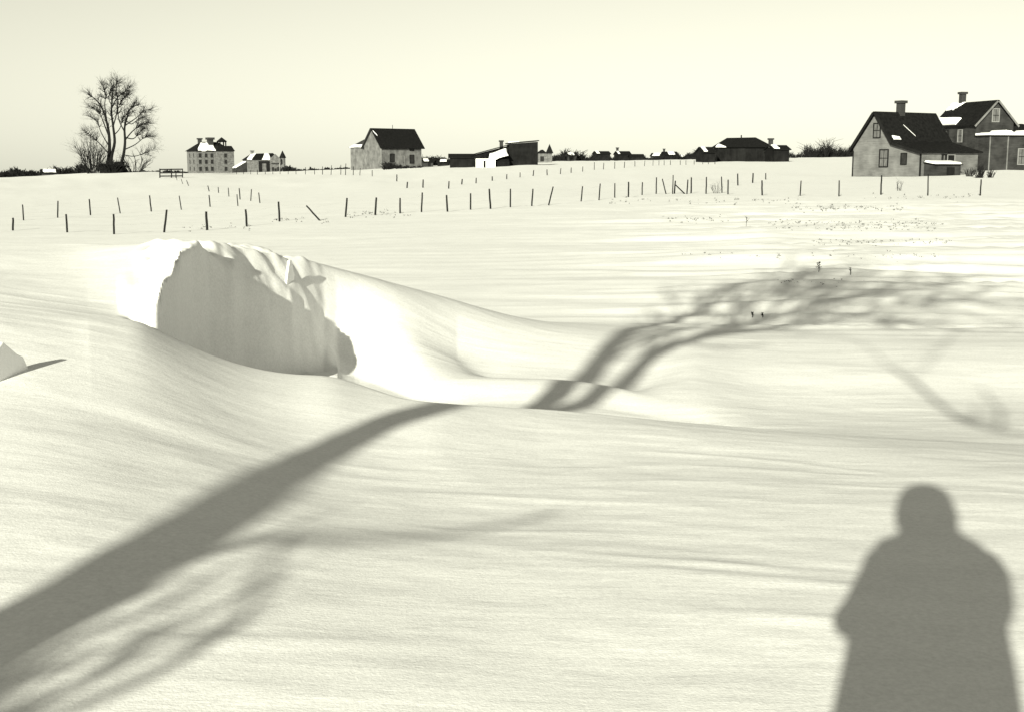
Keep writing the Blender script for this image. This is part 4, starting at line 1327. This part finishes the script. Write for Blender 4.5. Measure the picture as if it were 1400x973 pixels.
def far_brush(name, label, spans, D, seed, dens=1.0, r=.09):
    """a far hedge or wood that reads as one mass; spans: (u0, u1, height in px)"""
    rng = random.Random(seed)
    k = D / F
    m = MB()
    for u0, u1, hp in spans:
        n = int((u1 - u0) * dens * 2.2)
        for _ in range(n):
            u = rng.uniform(u0, u1)
            dd = D * rng.uniform(.96, 1.05)
            s, _ = ray(u, 225)
            b = Vector((s * dd, dd, 0)); b.z = ground(b.x, b.y) - .3
            env = .48 + .75 * float(noise2(np.array([u * .11 + seed]), np.array([seed * 3.3]), 61)[0] + .5) + .35 * float(noise2(np.array([u * .5]), np.array([seed * 1.7]), 62)[0])
            if env < .28: continue
            h = hp * k * rng.uniform(.4, 1.0) * env
            for q in range(4):
                t = Vector((rng.gauss(0, .28) * h, rng.gauss(0, .2) * h, h * rng.uniform(.6, 1)))
                m.tube([b, b + t * .55 + Vector((0, 0, .12 * h)), b + t], [r, r * .8, r * .3], 3, cap=False)
                for z in range(3):
                    c = b + t * rng.uniform(.4, .9)
                    m.tube([c, c + Vector((rng.gauss(0, .22) * h, rng.gauss(0, .1) * h, rng.uniform(0, .3) * h))], [r * .6, r * .25], 3, cap=False)
    o = m.build(name, 'twig', None)
    return tag(o, label, 'brush', None, 'stuff')
far_brush('hedge_row', 'dark line of bushes along the far left horizon', [(-4, 60, 15), (40, 88, 17), (80, 120, 18), (108, 132, 10), (176, 256, 7)], 380.0, 1, 2.0, .18)
far_brush('brushwood', 'dark low brush along the horizon between the farm and the barn', [(388, 404, 9), (400, 478, 6), (574, 616, 15), (606, 655, 8)], 400.0, 2, 1.5, .16)
far_brush('far_wood', 'thin far wood and brush along the middle horizon', [(740, 818, 11), (768, 795, 18), (795, 850, 7), (838, 905, 8), (900, 980, 11), (945, 975, 16)], 520.0, 3, 1.5, .16)
far_brush('far_wood', 'hazy bare wood on the far right horizon', [(1045, 1180, 11), (1100, 1150, 22), (1125, 1175, 17)], 620.0, 4, 1.1, .14)
far_brush('brushwood', 'dark scrub and drift-bound rubbish before the big barn', [(524, 548, 12), (545, 575, 6)], 258.0, 5, 1.6, .08)

simple_gable('far_cabin', 'tiny snow-roofed roof among the bushes left of the lone cabin', 'cabin', 776, 788, 218, 213, 209.5, 500, 'dark_boards', 'shingle', 6, 10, (.1, .8), FARG)
simple_gable('far_cabin', 'low dark hut between the cluster and the hipped barn', 'cabin', 946, 958, 219, 214, 210, 480, 'black_boards', 'shingle', 6, -8, (.5, .9), FARG)
simple_gable('far_cabin', 'small dark hut with pale wall beside the big barn, right of it', 'cabin', 579, 592, 226, 222, 218.5, 300, 'dark_boards', 'shingle', 4, 8, (.05, .6), FARG)
simple_gable('far_cabin', 'snowy low roof among the bushes near the low dark shed', 'cabin', 598, 612, 226, 222.5, 219.5, 310, 'black_boards', 'shingle', 4, -6, (.2, .9), FARG)
simple_gable('far_cabin', 'low rounded hut roof in the hedge on the far left', 'cabin', 56, 78, 241, 237, 232.5, 330, 'dark_boards', 'shingle', 5, 0, (.1, .85), FARG)

# ------------------------------------------------------------------ weeds that break through the snow in the right half of the field
def weeds():
    rng = random.Random(9)
    m = MB()
    def tuft(u, v, hpx, n):
        g = hit(u, v, 12.0)
        h = hpx * g.y / F
        for _ in range(n):
            t = Vector((rng.gauss(0, .35) * h, rng.gauss(0, .3) * h, h * rng.uniform(.5, 1)))
            b = g + Vector((rng.gauss(0, .25) * h, rng.gauss(0, .25) * h, -.02))
            m.tube([b, b + t * .6 + Vector((0, 0, .1 * h)), b + t], [.004 + g.y * .00012, .0035 + g.y * .0001, .002], 3, cap=False)
    for v0, u0, u1, n in ((285, 1080, 1240, 60), (306, 1050, 1290, 90), (311, 1060, 1280, 70), (331, 1110, 1300, 70), (350, 900, 1290, 50), (300, 905, 1000, 25),
                          (275, 830, 1100, 40), (270, 1180, 1330, 20), (385, 1060, 1180, 24), (293, 470, 560, 26), (312, 250, 345, 18), (302, 370, 450, 14)):
        for _ in range(int(n * 1.5)):
            tuft(rng.uniform(u0, u1), v0 + rng.gauss(0, 2.5), rng.uniform(1.2, 4.0), rng.randint(2, 4))
    o = m.build('dry_weeds', 'weed', None)
    tag(o, 'scattered dry weed tips poking through the snow of the right-hand field', 'weeds', None, 'stuff')
weeds()

def weed_stalk(label, u, v, hpx, seed, n=5):
    g = hit(u, v, 10.0)
    h = hpx * g.y / F
    rng = random.Random(seed)
    e = empty('weed_stalk', g)
    tag(e, label, 'weed', 'dark weed stalks in the snow field')
    m = MB()
    m.tube([(0, 0, -.05), (.01, 0, h * .6), (.03 * h, 0, h)], [.006, .005, .003], 5); m.build('stem', 'twig', e)
    k = MB()
    for _ in range(n * 5):
        z = h * rng.uniform(.35, 1)
        d = Vector((rng.gauss(0, .16) * h, rng.gauss(0, .12) * h, rng.uniform(.05, .25) * h))
        b = Vector((.015 * h, 0, z))
        k.tube([b, b + d * .6, b + d], [.0025, .005, .0025], 4)
    k.build('seed_heads', 'twig', e)
weed_stalk('dark weed stalk standing in the open field, taller of the pair', 1119, 372, 13, 1)
weed_stalk('thin dark weed stalk right of the taller one in the field', 1162, 376, 9, 2, 3)
weed_stalk('short dark weed at the edge of the branch shadows, left one', 1028, 434, 7, 3, 3)
weed_stalk('short dark weed at the edge of the branch shadows, right one', 1042, 434, 6, 4, 4)
weed_stalk('lone pale weed stalk high in the field below the broken fence', 1020, 310, 13, 5, 3)

# ------------------------------------------------------------------ added snow plates stand in for dark patches above the hollow and at the left margin
def stand_in_plate(label, u, v, d, turn, outline, thick, lean=0.0):
    """added stand-in for a dark patch: a snow plate on edge, nearly in line with the sun, its shaded side towards us"""
    x, y = ray(u, v)[0] * d, d
    if d <= 0:
        g = hit(u, v, 3.0); x, y = g.x, g.y
    m = MB(); m.prism(outline, 'x', -thick, .0)
    ob = m.build('stand_in_plate', 'roof_snow')
    ob.location = (x, y, ground(x, y))
    ob.rotation_euler = (0, lean, math.radians(turn))
    bv = ob.modifiers.new('bevel', 'BEVEL'); bv.width = .006; bv.segments = 2
    tag(ob, label, 'stand-in plate', 'stand-in snow plates for dark patches')
stand_in_plate('stand-in snow plate whose shaded face makes the dark patch above the hollow', 392, 392, 9.64, -13,
           [(-.02, -.14), (.16, -.14), (.155, .05), (.14, .13), (.11, .19), (.075, .185), (.05, .13), (.02, .06), (.0, .0)], .02)
stand_in_plate('stand-in snow plate whose shaded face makes the dark patch at the left margin', 4, 519, 0, -12,
           [(-.06, -.15), (.22, -.15), (.20, .02), (.165, .08), (.12, .10), (.07, .135), (.02, .17), (-.03, .14), (-.05, .05)], .03)
